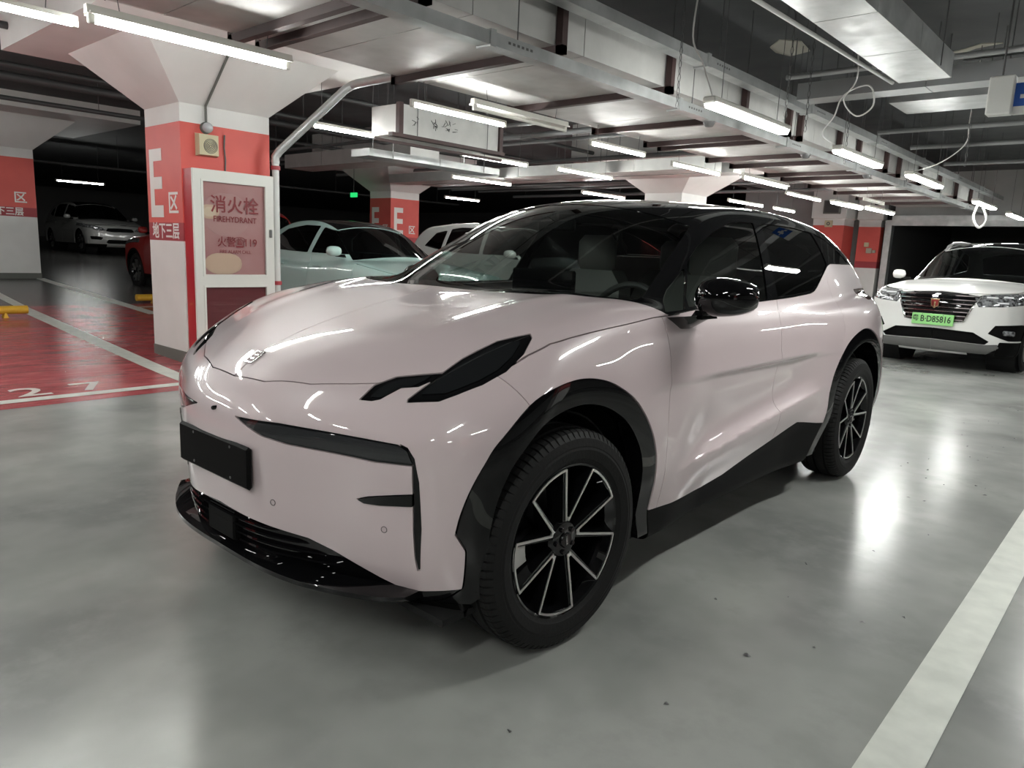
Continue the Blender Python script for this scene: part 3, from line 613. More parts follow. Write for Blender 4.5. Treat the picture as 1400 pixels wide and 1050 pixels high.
# wheel stops
def stop(x, y0, y1, label):
    o = thing('wheel_stop', label, 'wheel stop', (x, (y0 + y1) / 2, FZ(x))); h = (y1 - y0) / 2
    MB().tube([(0, -h, .10), (0, h, .10)], .055, 12).obj('bar', mat('yellow_paint', (.62, .36, .03), .4), o, True)
    for s in (-.7, .7): MB().hull([(-.06, s * h - .03, 0), (.06, s * h - .03, 0), (.06, s * h + .03, 0), (-.06, s * h + .03, 0), (-.03, s * h, .09), (.03, s * h, .09)]).obj('foot', mat('yellow_paint', (.62, .36, .03)), o)
stop(-9.15, -.5, 1.22, 'yellow tube wheel stop in the bay left of the hydrant pillar'); stop(-10.4, 3.10, 4.9, 'yellow tube wheel stop in front of the red car')
# crumbs of dirt and leaf bits on the grey floor
s = MB(); rs = random.Random(2)
for i in range(60):
    x, y = rs.uniform(1.05, 1.7), rs.uniform(-.6, 8); d = rs.uniform(.004, .014); s.hull([(x + rs.uniform(-d, d), y + rs.uniform(-d, d), .001 + rs.uniform(0, .004)) for _ in range(6)] + [(x, y, .006)])
tag(s.obj('floor_dirt', ROD), 'small dark crumbs of dirt scattered over the grey floor', 'dirt', kind='stuff')
class HeroBody:
    """lower body and cabin of the pink crossover; front axle at y = 0, nose towards -y"""
    hood = Spl([(-.80, .58), (-.70, .770), (-.63, .850), (-.55, .898), (-.42, .950), (-.22, 1.008), (0, 1.060), (.3, 1.108), (.6, 1.115), (1.2, 1.095), (3.7, 1.12)])
    front = Spl([(.10, -.58), (.25, -.655), (.40, -.692), (.55, -.703), (.70, -.708), (.76, -.69), (.82, -.645), (.88, -.575), (1.0, -.40)])
    plan = Spl([(0, 0), (.15, .005), (.25, .024), (.35, .060), (.5, .122), (.62, .172), (.74, .225), (.82, .275), (.9, .36), (1.0, .50)])
    width = Spl([(-.9, .70), (-.6, .82), (-.45, .878), (-.25, .914), (0, .918), (.4, .913), (.9, .908), (1.6, .908), (2.3, .914), (2.75, .916), (3.1, .895), (3.5, .82), (3.8, .74)])
    sect = Spl([(.1, -.05), (.3, -.022), (.5, -.002), (.62, 0), (.75, -.004), (.85, -.014), (.95, -.036), (1.03, -.065), (1.12, -.11), (1.25, -.19)])
    rear = Spl([(.1, 3.50), (.35, 3.62), (.6, 3.66), (.85, 3.62), (1.0, 3.56), (1.2, 3.50)])
    roof = Spl([(-.1, .90), (.22, 1.10), (.6, 1.295), (.95, 1.445), (1.25, 1.508), (1.6, 1.533), (2.0, 1.538), (2.5, 1.515), (2.9, 1.462), (3.15, 1.40), (3.38, 1.30), (3.55, 1.10), (3.65, .9)])
    tumble = Spl([(.9, .868), (1.03, .822), (1.15, .778), (1.3, .712), (1.42, .648), (1.55, .56)])
    def side(s, y, z):
        w = s.width(y) + s.sect(z)
        # door sculpt: a ridge climbing to the rear, hollow above it, tucked in below
        u = z - (.478 + .105 * (y - .8)); win = sstep(y, .60, .95) * (1 - sstep(y, 1.75, 2.25))
        w = w - win * np.where(u > 0, .042 * (u / .085) * np.exp(1 - np.maximum(u, 0) / .085), .030 * sstep(-u, 0, .20))
        for yc in (0, 2.75):                           # wheel arch shoulders
            r = np.sqrt((y - yc) ** 2 + (z - .36) ** 2)
            w = w + .012 * bump(r, .50, .10) * sstep(z, .3, .5)
        return w
    def grid(s, x, y, z):
        X = np.abs(x)
        a = X - s.side(y, z)
        crown = .032 * (X / .8) ** 2 + .008 * (X / .8) ** 6
        b = (z - (s.hood(y) - crown * (1 - .3 * sstep(y, -.6, .2)) + .006 * bump(X, .47 + .16 * (y + .4), .05) * sstep(y, -.5, -.25) - .012 * bump(X, 0, .35) * (1 - sstep(y, .0, .4)) * sstep(y, -.7, -.4))) * .95
        c = (s.front(z) + s.plan(X) - y) * .96
        d = y - s.rear(z) + .28 * X ** 2
        e = .20 - z
        body = smax(smax(a, b, .16), c, .13)
        body = smax(smax(body, d, .25), e, .08)
        ysh = .57 * X ** 2 * (1 - sstep(y, .9, 2.0)) - .30 * X ** 2 * sstep(y, 2.0, 3.2)
        r = (z - (s.roof(y - ysh) - .12 * X ** 2)) * .88
        tw = s.tumble(z) - .03 * sstep(y, 1.6, 3.4) - .10 * sstep(y, 2.5, 3.6)
        cab = smax((X - tw) * .92, r, .07)
        cab = smax(cab, .12 - y, .02)
        cab = smax(cab, .8 - z, .02)
        return smin(body, cab, .035)
    def __call__(s, P): return s.grid(P[:, 0], P[:, 1], P[:, 2])
# ---------------------------------------------------------------- panels from trimmed surface
def largest(M):
    """drop loose slivers, keep the biggest connected piece"""
    V, N, T = M; lab = np.arange(len(V))
    for _ in range(400):
        m = lab[T].min(1); old = lab.copy()
        for k in range(3): np.minimum.at(lab, T[:, k], m)
        lab = lab[lab]
        if (lab == old).all(): break
    l, c = np.unique(lab[T[:, 0]], return_counts=True); return V, N, T[lab[T[:, 0]] == l[c.argmax()]]
def panel(name, M, m, parent, depth=.012, inset=0., sharp=False):
    V, N, T = M
    if name in ('rear_door', 'sill_trim', 'front_door') and len(T): V, N, T = largest(M)
    if len(T) == 0: return None
    V = V - N * inset
    E = np.concatenate([T[:, [0, 1]], T[:, [1, 2]], T[:, [2, 0]]]); S = np.sort(E, 1)
    _, fi, inv, ct = np.unique(S[:, 0] * np.int64(len(V)) + S[:, 1], return_index=True, return_inverse=True, return_counts=True)
    B = E[fi[ct == 1]]
    if depth > 0 and len(B):
        k = len(B); top0, top1 = V[B[:, 0]], V[B[:, 1]]; lo0, lo1 = top0 - N[B[:, 0]] * depth, top1 - N[B[:, 1]] * depth
        fn = np.cross(top1 - top0, lo0 - top0) * -1; fn /= np.linalg.norm(fn, axis=1, keepdims=True) + 1e-12
        n = len(V); i = np.arange(k)
        V = np.concatenate([V, top0, top1, lo0, lo1]); N = np.concatenate([N, fn, fn, fn, fn])
        T = np.concatenate([T, np.stack([n + k + i, n + i, n + 2 * k + i], 1), np.stack([n + k + i, n + 2 * k + i, n + 3 * k + i], 1)])
    return mesh_obj(name, V, T, m, parent, True, N)
def refine(M, keep):
    """split every triangle whose corners all satisfy keep(V) into four"""
    V, N, T = M; k = keep(V)[T].all(1); A, R = T[k], T[~k]
    if not len(A): return M
    E = np.concatenate([A[:, [0, 1]], A[:, [1, 2]], A[:, [2, 0]]]); key = np.sort(E, 1)
    u, inv = np.unique(key, axis=0, return_inverse=True); inv = inv.ravel()
    mv = (V[u[:, 0]] + V[u[:, 1]]) / 2; mn = N[u[:, 0]] + N[u[:, 1]]; mn /= np.linalg.norm(mn, axis=1, keepdims=True) + 1e-12
    n = len(A); a, b, c = (len(V) + inv[i * n:(i + 1) * n] for i in range(3))
    T2 = np.concatenate([R, np.stack([A[:, 0], a, c], 1), np.stack([a, A[:, 1], b], 1), np.stack([c, b, A[:, 2]], 1), np.stack([a, b, c], 1)])
    # triangles next to the refined patch: fan them so that no crack opens
    ek = {tuple(e): len(V) + i for i, e in enumerate(u)}
    bad = []; extra = []
    rim = np.zeros(len(V), bool); rim[A.ravel()] = True
    cand = np.where(rim[R].sum(1) >= 2)[0]
    for t in cand:
        loop = []; hit = False
        for p, q in ((0, 1), (1, 2), (2, 0)):
            i, j = int(R[t, p]), int(R[t, q]); loop.append(i); mid = ek.get((min(i, j), max(i, j)))
            if mid is not None: loop.append(mid); hit = True
        if hit:
            bad.append(t)
            if len(loop) == 4:
                mi = [x for x in range(4) if loop[x] >= len(V)][0]; l = loop[mi:] + loop[:mi]; extra += [(l[0], l[1], l[2]), (l[0], l[2], l[3])]
            elif len(loop) == 5:
                ci = [x for x in range(5) if loop[x] < len(V) and loop[(x + 1) % 5] < len(V)][0]; l = loop[ci:] + loop[:ci]
                extra += [(l[0], l[1], l[2]), (l[0], l[2], l[4]), (l[2], l[3], l[4])]
    if bad:
        keepm = np.ones(len(T2), bool); keepm[np.array(bad)] = False
        T2 = np.concatenate([T2[keepm], np.array(extra, T2.dtype)])
    return np.concatenate([V, mv]), np.concatenate([N, mn]), T2
def side_of(M, s): return clip(M, lambda V: s * V[:, 0])
def dirpoly(P3, n):
    """trim region: 3-D outline seen along direction n (on |x|), positive inside"""
    n = np.array(n, float); n /= np.linalg.norm(n); e1 = np.cross([0, 0, 1.], n); e1 = e1 / np.linalg.norm(e1) if np.linalg.norm(e1) > .1 else np.array([1., 0, 0]); e2 = np.cross(n, e1)
    P3 = np.array(P3); f = poly(np.stack([P3 @ e1, P3 @ e2], 1)); c = P3.mean(0); R = np.linalg.norm(P3 - c, axis=1).max() + .06
    def d(V):
        W = V.copy(); W[:, 0] = np.abs(W[:, 0]); out = np.full(len(V), -.5)
        k = np.linalg.norm(W - c, axis=1) < R
        out[k] = f(W[k] @ e1, W[k] @ e2); return out
    return d

# ---------------------------------------------------------------- wheels
def tyre_mb(R, w, rr, n=150, tread=True):
    h = w / 2; s = MB(); rings = []
    steps = [(2 * math.pi * (k + q) / n, g) for k in range(n) for q, g in ((0, .009), (.16, .009), (.20, 0.), (.96, 0.))] if tread else [(2 * math.pi * k / n, 0.) for k in range(n)]
    for a, g in steps:
        prof = [(rr, -h * .80), (rr + .012, -h * .90), (rr + (R - rr) * .45, -h), (R - .028, -h * .94), (R - .010 - g, -h * .82), (R - .004 - g, -h * .70), (R - .003, -h * .50), (R - .014, -h * .485), (R - .014, -h * .42), (R - .001, -h * .405),
                (R, -h * .1), (R - .013, -h * .085), (R - .013, 0), (R, h * .015), (R - .001, h * .405), (R - .014, h * .42), (R - .014, h * .485), (R - .003, h * .50), (R - .004 - g, h * .70), (R - .010 - g, h * .82), (R - .028, h * .94), (R - .052, h * .985), (R - .056, h * .978), (rr + (R - rr) * .45, h), (rr + .022, h * .93), (rr + .018, h * .90), (rr + .008, h * .86), (rr - .004, h * .72)]
        if not tread: prof = prof[::2] + [prof[-1]]
        rings.append([(hh, r * math.cos(a), r * math.sin(a)) for r, hh in prof])
    return s.sweep(rings, closed=True)
def make_wheel(parent, M, phase, R=.358, w=.235, rr=.243, face=.10, detail=True, style='star', mats=None):
    """wheel parts in a frame whose +x points outwards; face = outward offset of the rim plane"""
    mt, mb, ms, mbr = mats
    parts = []
    def put(mbd, name, m, par, sm=True):
        mbd.xf(M); o = mbd.obj(name, m, par, sm); parts.append(o); return o
    ty = put(tyre_mb(R, w, rr, 84 if detail else 40, detail), 'tyre', mt, parent, 20)
    rim = MB(); f = face
    rim.lathe([(rr, f - .19), (rr - .012, f - .17), (rr - .018, f - .03), (rr - .002, f - .004), (rr + .006, f), (rr + .004, f - .012), (rr, f - .02)], 0, 72 if detail else 36)
    rim.lathe([(.058, f - .10), (.062, f - .028), (.055, f - .016), (.034, f - .012), (.0, f - .012)], 0, 30)
    rm = put(rim, 'wheel_rim', mb, parent, 30)
    def pol(r, a, x): return (x, r * math.cos(a), r * math.sin(a))
    if style == 'star':
        sp = MB(); sv = MB(); A = math.radians(16.3)
        for k in range(5):
            c = math.radians(phase + 72 * k)
            for sg in (-1, 1):
                a1 = c + sg * A; a0 = c + sg * math.radians(4); r0, r1 = .060, rr - .004
                def pt(t, off, x):
                    p0 = np.array([r0 * math.cos(a0), r0 * math.sin(a0)]); p1 = np.array([r1 * math.cos(a1), r1 * math.sin(a1)])
                    q = p0 + (p1 - p0) * t; d = (p1 - p0) / np.linalg.norm(p1 - p0); nn = np.array([-d[1], d[0]]) * sg
                    q = q + nn * off; return (x, q[0], q[1])
                rings = [[pt(t, -.003, f - .018 + .016 * t), pt(t, .014 - .004 * t, f - .020 + .016 * t), pt(t, .020, f - .075), pt(t, -.012, f - .075)] for t in (-.25, .3, .65, 1.0)]
                sp.sweep(rings)
                rings = [[pt(t, -.0035, f - .0175 + .016 * t), pt(t, .0045, f - .0175 + .016 * t), pt(t, .0045, f - .0165 + .016 * t + .002), pt(t, -.0035, f - .0165 + .016 * t + .002)] for t in (0, .3, .65, 1.0)]
                sv.sweep(rings)
            a0, a1 = c + A, c + math.radians(72) - A
            sv.sweep([[pol(rr - .0095, a0 + (a1 - a0) * t, f - .002), pol(rr - .0025, a0 + (a1 - a0) * t, f - .002), pol(rr - .0025, a0 + (a1 - a0) * t, f + .0025), pol(rr - .0095, a0 + (a1 - a0) * t, f + .0025)] for t in np.linspace(0, 1, 9)])
            sv.sweep([[pol(.062, c + q, f - .020), pol(.072, c + q * .8, f - .018), pol(.072, c + q * .8, f - .013), pol(.062, c + q, f - .0145)] for q in np.radians([-6, 0, 6])])
        put(sp, 'spokes', mb, rm, 30); put(sv, 'machined_edge', ms, rm, 30)
    else:
        sp = MB()
        for k in range(5 if style == 'five' else 10):
            nsp = 5 if style == 'five' else 10; c = math.radians(phase + 360 / nsp * k); wd = .030 if style == 'five' else .013
            for q in ((-1, 1) if style == 'five' else (0,)):
                rings = []
                for t in (0, .5, 1.0):
                    r = .05 + (rr - .06) * t; cc = c + q * .17 * (.4 + t); e = np.array([-math.sin(cc), math.cos(cc)]) * wd * (.7 if q else 1); b0 = np.array([r * math.cos(cc), r * math.sin(cc)])
                    rings.append([(f - .02 + .016 * t, *(b0 - e)), (f - .02 + .016 * t, *(b0 + e)), (f - .07, *(b0 + e)), (f - .07, *(b0 - e))])
                sp.sweep(rings)
        put(sp, 'spokes', ms, rm, 30)
    if detail:
        for k in range(5):
            a = math.radians(phase + 36 + 72 * k); n = MB().lathe([(0, f - .006), (.007, f - .006), (.0085, f - .010), (.0085, f - .026)], 0, 12, (0, .040 * math.cos(a), .040 * math.sin(a))); put(n, 'lug_nut', mb, rm)
        cp = put(MB().lathe([(0, f - .004), (.022, f - .004), (.025, f - .008), (.025, f - .02)], 0, 24), 'wheel_cap', mb, rm)
        text_mesh('cap_lettering', 'ZEEKR', .0095, ms, cp, M @ frame_at((f - .0035, 0, 0), (0, .15, -1), (0, 1, .15)), .0002, 1.0, .0003, 1.15)
        put(MB().lathe([(.07, f - .10), (.165, f - .10), (.165, f - .12), (.07, f - .12)], 0, 40, closed=True), 'brake_disc', mbr, parent)
        cl = MB()
        cl.sweep([[pol(r, a, x) for r, x in ((.140, f - .052), (.205, f - .052), (.205, f - .12), (.140, f - .12))] for a in np.radians(np.linspace(166, 200, 6))])
        put(cl, 'brake_caliper', CALIPER, parent, 30)
    else:
        put(MB().lathe([(0, f - .10), (rr - .02, f - .10)], 0, 24), 'brake_disc', mbr, parent)
    return parts

PINK = mat('pink_paint', (.60, .505, .515), .30, 0, 1.0, .012, spec=.25); PINK.node_tree.nodes['Principled BSDF'].inputs['Coat IOR'].default_value = 1.75
GLOSS = mat('gloss_black', (.0035, .0035, .004), .3, 0, 1.0, .012, spec=0.)
SATIN = mat('satin_black', (.005, .005, .005), .5, spec=.05)
RUBBER = mat('tyre_rubber', (.010, .010, .010), .6, bump=(90, .12), spec=.2)
DARK = mat('dark_inner', (.004, .004, .004), .8)
MACH = mat('machined_alloy', (.78, .77, .76), .28, 1.0)
STEEL = mat('brake_steel', (.16, .16, .165), .35, 1.0)
CALIPER = mat('caliper_silver', (.80, .80, .77), .4)
LAMPG = mat('lamp_glass', (.010, .011, .012), .3, 0, 1.0, .01, spec=0.)
WGLASS = glass('windscreen_glass', (.62, .68, .66))
SGLASS = glass('door_glass', (.42, .47, .45))
PGLASS = glass('privacy_glass', (.02, .022, .022))
SEAT = mat('seat_leather', (.22, .21, .195), .55)
CHROME = mat('chrome', (.7, .7, .7), .08, 1.0)

def build_hero():
    car = thing('pink_crossover_car', 'pale pink electric crossover with gloss black roof and arches, in the foreground bay', 'car')
    H = HeroBody(); M = surface_nets(H, (0, -.85, .17), (1.0, 3.80, 1.60), .0145)
    ax = lambda V: np.abs(V[:, 0])
    wsb = Spl([(-.1, .205), (.0, .205), (.3, .225), (.5, .275), (.65, .36), (.76, .49), (.83, .62)])
    belt = lin([(-1, .95), (.40, 1.022), (.564, 1.034), (.805, 1.05), (1.387, 1.067), (1.631, 1.074), (1.865, 1.082), (2.10, 1.095), (2.17, 1.104), (2.236, 1.128), (2.361, 1.18), (2.503, 1.238), (2.56, 1.25), (3.115, 1.252), (3.3, 1.25), (3.45, 1.2), (3.6, 1.15)])
    up, low = split(M, lambda V: np.minimum(V[:, 1] - wsb(ax(V)), V[:, 2] - belt(V[:, 1])), .0015)
    low = clip(low, lambda V: V[:, 2], .195)
    # --- lower body
    low = refine(low, lambda V: (V[:, 1] < -.05))
    st = {'r': low}
    def take(d, gap=.0018):
        a, b = split(st['r'], d, gap); st['r'] = b; return a
    yz = lambda P, lim=.55: (lambda f: (lambda V: np.minimum(f(V[:, 1], V[:, 2]), ax(V) - lim)))(poly(P))
    fa = crv([(-.392, .10), (-.392, .30), (-.392, .30), (-.400, .418), (-.400, .418), (-.424, .467), (-.424, .467), (-.417, .528), (-.400, .605), (-.374, .671), (-.336, .733), (-.239, .821), (-.140, .861), (-.025, .876), (.082, .866), (.177, .838), (.28, .783), (.357, .713), (.413, .636), (.445, .557), (.456, .479), (.458, .422), (.459, .346), (.459, .346), (.459, .10)], 4)
    ra = crv([(2.150, .10), (2.180, .417), (2.180, .417), (2.194, .488), (2.20, .588), (2.258, .70), (2.398, .812), (2.561, .872), (2.725, .894), (2.87, .872), (3.00, .815), (3.11, .73), (3.19, .62), (3.23, .50), (3.23, .10)], 4)
    def inner(P, c, k, zk=.36):                        # shrunken outline for the opening itself
        Q = np.array(P) - np.array([c, zk]); L = np.linalg.norm(Q, axis=1, keepdims=True)
        return Q * (1 - k / L) + np.array([c, zk])
    for P, c, nm in ((fa, 0., 'front'), (ra, 2.75, 'rear')):
        A = take(yz(P))
        ring = clip(A, lambda V, q=poly(inner(P, c, .078)): -q(V[:, 1], V[:, 2]))
        ring = clip(ring, lambda V: V[:, 2], .24)
        for s in (1, -1):
            o = panel('wheel_arch_trim', side_of(ring, s), GLOSS, car, .07, .004); o['label'] = 'gloss black wheel arch trim'
            lin_ = MB(); rings = []
            for a in np.radians(np.linspace(-25, 205, 30)):
                rings.append([(s * x, c + r * math.cos(a), .36 + r * math.sin(a)) for x, r in ((.80, .392), (.80, .398), (.50, .402), (.50, .396))])
            lin_.sweep(rings); lin_.obj('wheel_arch_liner', DARK, car, True)
            MB().lathe([(.0, .50), (.402, .50), (.402, .51), (0, .51)], 0, 32, (0, c, .36)).xf(Matrix.Diagonal((s, 1, 1, 1))).obj('wheel_arch_back', DARK, car)
    sill = take(yz([(.44, .05), (.44, .348), (.627, .333), (.928, .322), (1.118, .338), (1.325, .377), (1.623, .425), (1.858, .466), (2.10, .428), (2.25, .410), (2.25, .05)], .3), .001)
    for s in (1, -1): panel('sill_trim', side_of(sill, s), SATIN, car, .03, .002)
    # --- front end
    lowf = lin([(0, .412), (.12, .405), (.233, .396), (.388, .380), (.463, .355), (.53, .323), (.595, .293), (.667, .266), (.72, .274), (.82, .297), (1, .31)])
    grille = take(lambda V: np.minimum(lowf(ax(V)) - V[:, 2], -.20 - V[:, 1]))
    panel('lower_grille', grille, GLOSS, car, .03, .006)
    HL = [(.771, -.093, 1.003), (.717, -.179, .981), (.683, -.289, .932), (.671, -.356, .894), (.662, -.403, .864), (.643, -.457, .825), (.649, -.463, .818), (.727, -.417, .828), (.757, -.38, .847), (.797, -.318, .875), (.82, -.248, .909), (.817, -.172, .953), (.79, -.106, .993)]
    DR = [(.512, -.525, .811), (.52, -.478, .85), (.559, -.429, .875), (.675, -.352, .896), (.671, -.378, .879), (.644, -.42, .857), (.601, -.446, .85), (.569, -.495, .818), (.549, -.51, .812)]
    LB = [(.121, -.697, .716), (.305, -.66, .723), (.464, -.598, .718), (.604, -.541, .712), (.671, -.513, .709), (.697, -.504, .695), (.717, -.497, .655), (.608, -.544, .651), (.487, -.594, .659), (.341, -.654, .665), (.25, -.686, .678), (.185, -.696, .698)]
    BL = [(.675, -.511, .712), (.699, -.502, .704), (.72, -.495, .676), (.732, -.488, .611), (.733, -.476, .473), (.721, -.467, .345), (.714, -.47, .342), (.711, -.478, .38), (.711, -.487, .469), (.714, -.493, .574), (.715, -.498, .654)]
    CN = [(.549, -.559, .533), (.585, -.545, .546), (.663, -.514, .563), (.714, -.492, .573), (.713, -.49, .537), (.618, -.53, .525), (.571, -.549, .523)]
    rest0 = st['r']; R2 = refine(clip(rest0, lambda V: -.02 - V[:, 1]), lambda V: (V[:, 1] < -.06) & (ax(V) > .08) & (V[:, 2] > .3))
    back = clip(rest0, lambda V: V[:, 1] + .02); st['r'] = R2
    front_n = (.6, -.45, .66)
    for nm, P, n, m, ins in (('headlamp', HL, front_n, GLOSS, .002), ('daytime_light', DR, front_n, GLOSS, .003), ('light_bar', LB, (.35, -1, 0), LAMPG, .006), ('air_curtain_blade', BL, (.5, -1, 0), GLOSS, .004), ('side_fin', CN, (.35, -1, 0), GLOSS, -.004)):
        pc = take(dirpoly(P, n), .0012)
        for s in (1, -1):
            q = side_of(pc, s); o = panel(nm, q, m, car, .02, ins)
            if nm in ('headlamp', 'daytime_light'):
                P3 = np.array(P); cc = P3.mean(0); k = .72 if nm == 'headlamp' else .62
                inn = clip(q, dirpoly(cc + (P3 - cc) * np.array([k, .80, k]), n)); panel('lamp_lens', inn, LAMPG, o, .004, ins - .003)
            elif nm == 'light_bar':
                inn = clip(q, dirpoly([(x * .985 + .012, y, z * .80 + .138) for x, y, z in P], n)); panel('lamp_lens', inn, mat('smoked_lens', (.022, .023, .025), .25, .0, 1., .01), o, .004, ins - .003)
    fr = st['r']
    # --- bonnet
    hoodpoly = poly([(0, -.632), (.165, -.622), (.333, -.57), (.452, -.51), (.524, -.471), (.58, -.42), (.675, -.352), (1.0, -.10), (1.0, .9), (0, .9)])
    hz = lin([(-.45, .60), (-.34, .86), (-.30, .89), (-.166, .950), (-.08, .979), (.007, .993), (.111, 1.004), (.225, 1.013), (.391, 1.025), (.5, 1.034), (3, 1.1)])
    dh = lambda V: np.minimum(np.minimum(hoodpoly(ax(V), V[:, 1]), V[:, 2] - hz(V[:, 1])), .64 - V[:, 1]) if False else np.minimum(hoodpoly(ax(V), V[:, 1]), V[:, 2] - hz(V[:, 1]))
    allr = (np.concatenate([fr[0], back[0]]), np.concatenate([fr[1], back[1]]), np.concatenate([fr[2], back[2] + len(fr[0])]))
    hood, rest = split(allr, lambda V: np.minimum(dh(V), .70 - V[:, 1]), .0016)
    o = panel('bonnet', hood, PINK, car, .018)
    bumper, rest = split(rest, lambda V: np.minimum(-.255 + (.86 - V[:, 2]) * .5 - V[:, 1], 1.0 - V[:, 2]), .0014)
    panel('front_bumper', bumper, PINK, car, .018)
    d1 = lin([(.2, .518), (.442, .518), (.607, .520), (.764, .532), (.907, .549), (.978, .553), (1.028, .562), (1.2, .58)])
    d2 = lin([(.2, 1.585), (.305, 1.592), (.515, 1.585), (.713, 1.548), (.86, 1.556), (.976, 1.59), (1.079, 1.646), (1.3, 1.70)])
    d3 = lin([(.2, 2.12), (.41, 2.16), (.60, 2.20), (.75, 2.30), (.90, 2.40), (1.05, 2.44), (1.15, 2.42), (1.3, 2.5)])
    fend, rest = split(rest, lambda V: d1(V[:, 2]) - V[:, 1], .0016)
    fdoor, rest = split(rest, lambda V: d2(V[:, 2]) - V[:, 1], .0016)
    rdoor, rest = split(rest, lambda V: d3(V[:, 2]) - V[:, 1], .0010)
    for s in (1, -1):
        panel('front_fender', side_of(fend, s), PINK, car, .015)
        panel('front_door', side_of(fdoor, s), PINK, car, .015)
        panel('rear_door', side_of(rdoor, s), PINK, car, .015)
    tail = poly([(2.99, 1.105), (3.4, 1.105), (3.4, 1.045), (3.06, 1.045)])
    tl, rest = split(rest, lambda V: np.minimum(tail(V[:, 1], V[:, 2]), ax(V) - .3), .001)
    gate, quart = split(rest, lambda V: np.minimum(V[:, 1] - 3.20, .62 - ax(V)), .0016)
    for s in (1, -1):
        panel('rear_quarter_panel', side_of(quart, s), PINK, car, .015)
        panel('tail_lamp', side_of(tl, s), mat('tail_lamp_red', (.05, .004, .005), .1, 0, 1.), car, .015, -.002)
    panel('tailgate', gate, PINK, car, .015)
    # --- glasshouse
    up = refine(up, lambda V: (ax(V) > .55))
    st['r'] = up
    xa = lin([(.2, .80), (.45, .745), (.75, .688), (.95, .650), (1.2, .60), (1.3, .57)])
    ws = take(lambda V: np.minimum(np.minimum(xa(V[:, 1]) - ax(V), 1.06 + .10 * ax(V) ** 2 - V[:, 1]), V[:, 1] - wsb(ax(V)) - .045), .001)
    panel('windscreen', ws, WGLASS, car, 0, .002)
    Q = [('quarter_window', [(.614, 1.050), (.723, 1.127), (.870, 1.206), (.755, 1.056)], SGLASS),
         ('front_window', [(.792, 1.064), (.795, 1.10), (.905, 1.225), (.935, 1.246), (1.043, 1.305), (1.187, 1.358), (1.373, 1.405), (1.50, 1.420), (1.661, 1.425), (1.626, 1.323), (1.58, 1.185), (1.540, 1.078), (1.387, 1.074)], SGLASS),
         ('rear_window', [(1.759, 1.426), (1.883, 1.430), (2.202, 1.428), (2.437, 1.413), (2.485, 1.325), (2.500, 1.248), (2.369, 1.186), (2.223, 1.134), (2.126, 1.108), (1.868, 1.092), (1.663, 1.085), (1.679, 1.201), (1.711, 1.31)], PGLASS),
         ('rear_quarter_window', [(2.475, 1.411), (2.64, 1.388), (2.843, 1.337), (3.00, 1.290), (3.08, 1.262), (2.655, 1.262), (2.545, 1.318)], PGLASS)]
    for nm, P, m in Q:
        w_ = take(yz(P, .45), .001)
        for s in (1, -1): panel(nm, side_of(w_, s), m, car, 0, .004)
    rw = take(lambda V: np.minimum(np.minimum(.52 - ax(V), V[:, 1] - 3.30), V[:, 2] - 1.16), .001)
    panel('tailgate_window', rw, PGLASS, car, 0, .002)
    roof, pil = split(st['r'], lambda V: np.minimum(V[:, 1] - 1.04, .545 - .03 * sstep(V[:, 1], 2.2, 3.2) - ax(V)), .0012)
    panel('roof', roof, GLOSS, car, .01)
    for s in (1, -1): panel('window_surround', side_of(pil, s), GLOSS, car, .01)
    # --- inner shell keeps the gaps dark
    V, N, T = M
    sh = clip((V - N * .035, N, T), lambda V: np.minimum(1.02 + .05 * (1 - sstep(V[:, 1], .1, .3)) - V[:, 2], V[:, 2] - .21))
    for P, c in ((fa, 0.), (ra, 2.75)): sh = clip(sh, lambda V, q=yz(P): -q(V))
    panel('inner_shell', sh, DARK, car, 0)
    MB().box((-.78, .45, .26), (.78, 3.45, .30)).obj('cabin_floor', DARK, car)
    MB().box((-.80, -.45, .195), (.80, 3.45, .215)).obj('underbody', DARK, car)
    # --- lip, grille bars, plate, sensors
    F_ = lambda x, z, off: float(H.front(z) + H.plan(abs(x))) - off
    ly = Spl([(-.05, -.688), (0, -.688), (.25, -.682), (.42, -.650), (.55, -.598), (.66, -.538), (.72, -.497)]); lip = MB(); rings = []
    for x in np.linspace(-.705, .705, 57):
        y = float(ly(abs(x))); e = 1 - .7 * max(0, (abs(x) - .62) / .085) ** 2; z = .258 + .014 * (1 - e)
        rings.append([(x, y + .07, z + .022 * e), (x, y + .016, z + .010 * e), (x, y, z + .004), (x, y, z - .010 * e), (x, y + .02, z - .016), (x, y + .12, z - .022)])
    lip.sweep(rings).obj('front_lip', GLOSS, car, 50)
    for i, (dz, xm) in enumerate(((.030, .50), (.058, .46), (.086, .40), (.112, .30))):
        g = MB(); rings = []
        for x in np.linspace(-xm, xm, 31):
            z = .275 + dz; f_ = max(0., (abs(x) / xm - .8) / .2) ** 2 * .02
            rings.append([(x, F_(x, z, .000 - f_), z - .005), (x, F_(x, z, .006 - f_), z - .001), (x, F_(x, z, .004 - f_), z + .004), (x, F_(x, z, -.03), z + .004), (x, F_(x, z, -.03), z - .004)])
        g.sweep(rings).obj('grille_bar', GLOSS, car, 50)
    MB().bbox((-.085, -.692, .300), (.085, -.640, .392), .006).obj('radar_panel', SATIN, car)
    for s in (1, -1):                                  # lower corner skirts ahead of the front wheels
        MB().hull([(s * .55, -.50, .235), (s * .68, -.455, .262), (s * .80, -.385, .298), (s * .80, -.36, .20), (s * .66, -.42, .19), (s * .55, -.45, .19), (s * .60, -.34, .19), (s * .80, -.30, .29)]).obj('corner_skirt', SATIN, car)
    pl_ = MB(); pl_.bbox((-.2275, -.716, .573 - .0665), (.2275, -.698, .573 + .0665), .008); o = pl_.obj('plate_holder', SATIN, car); o['label'] = 'blank black number plate holder'
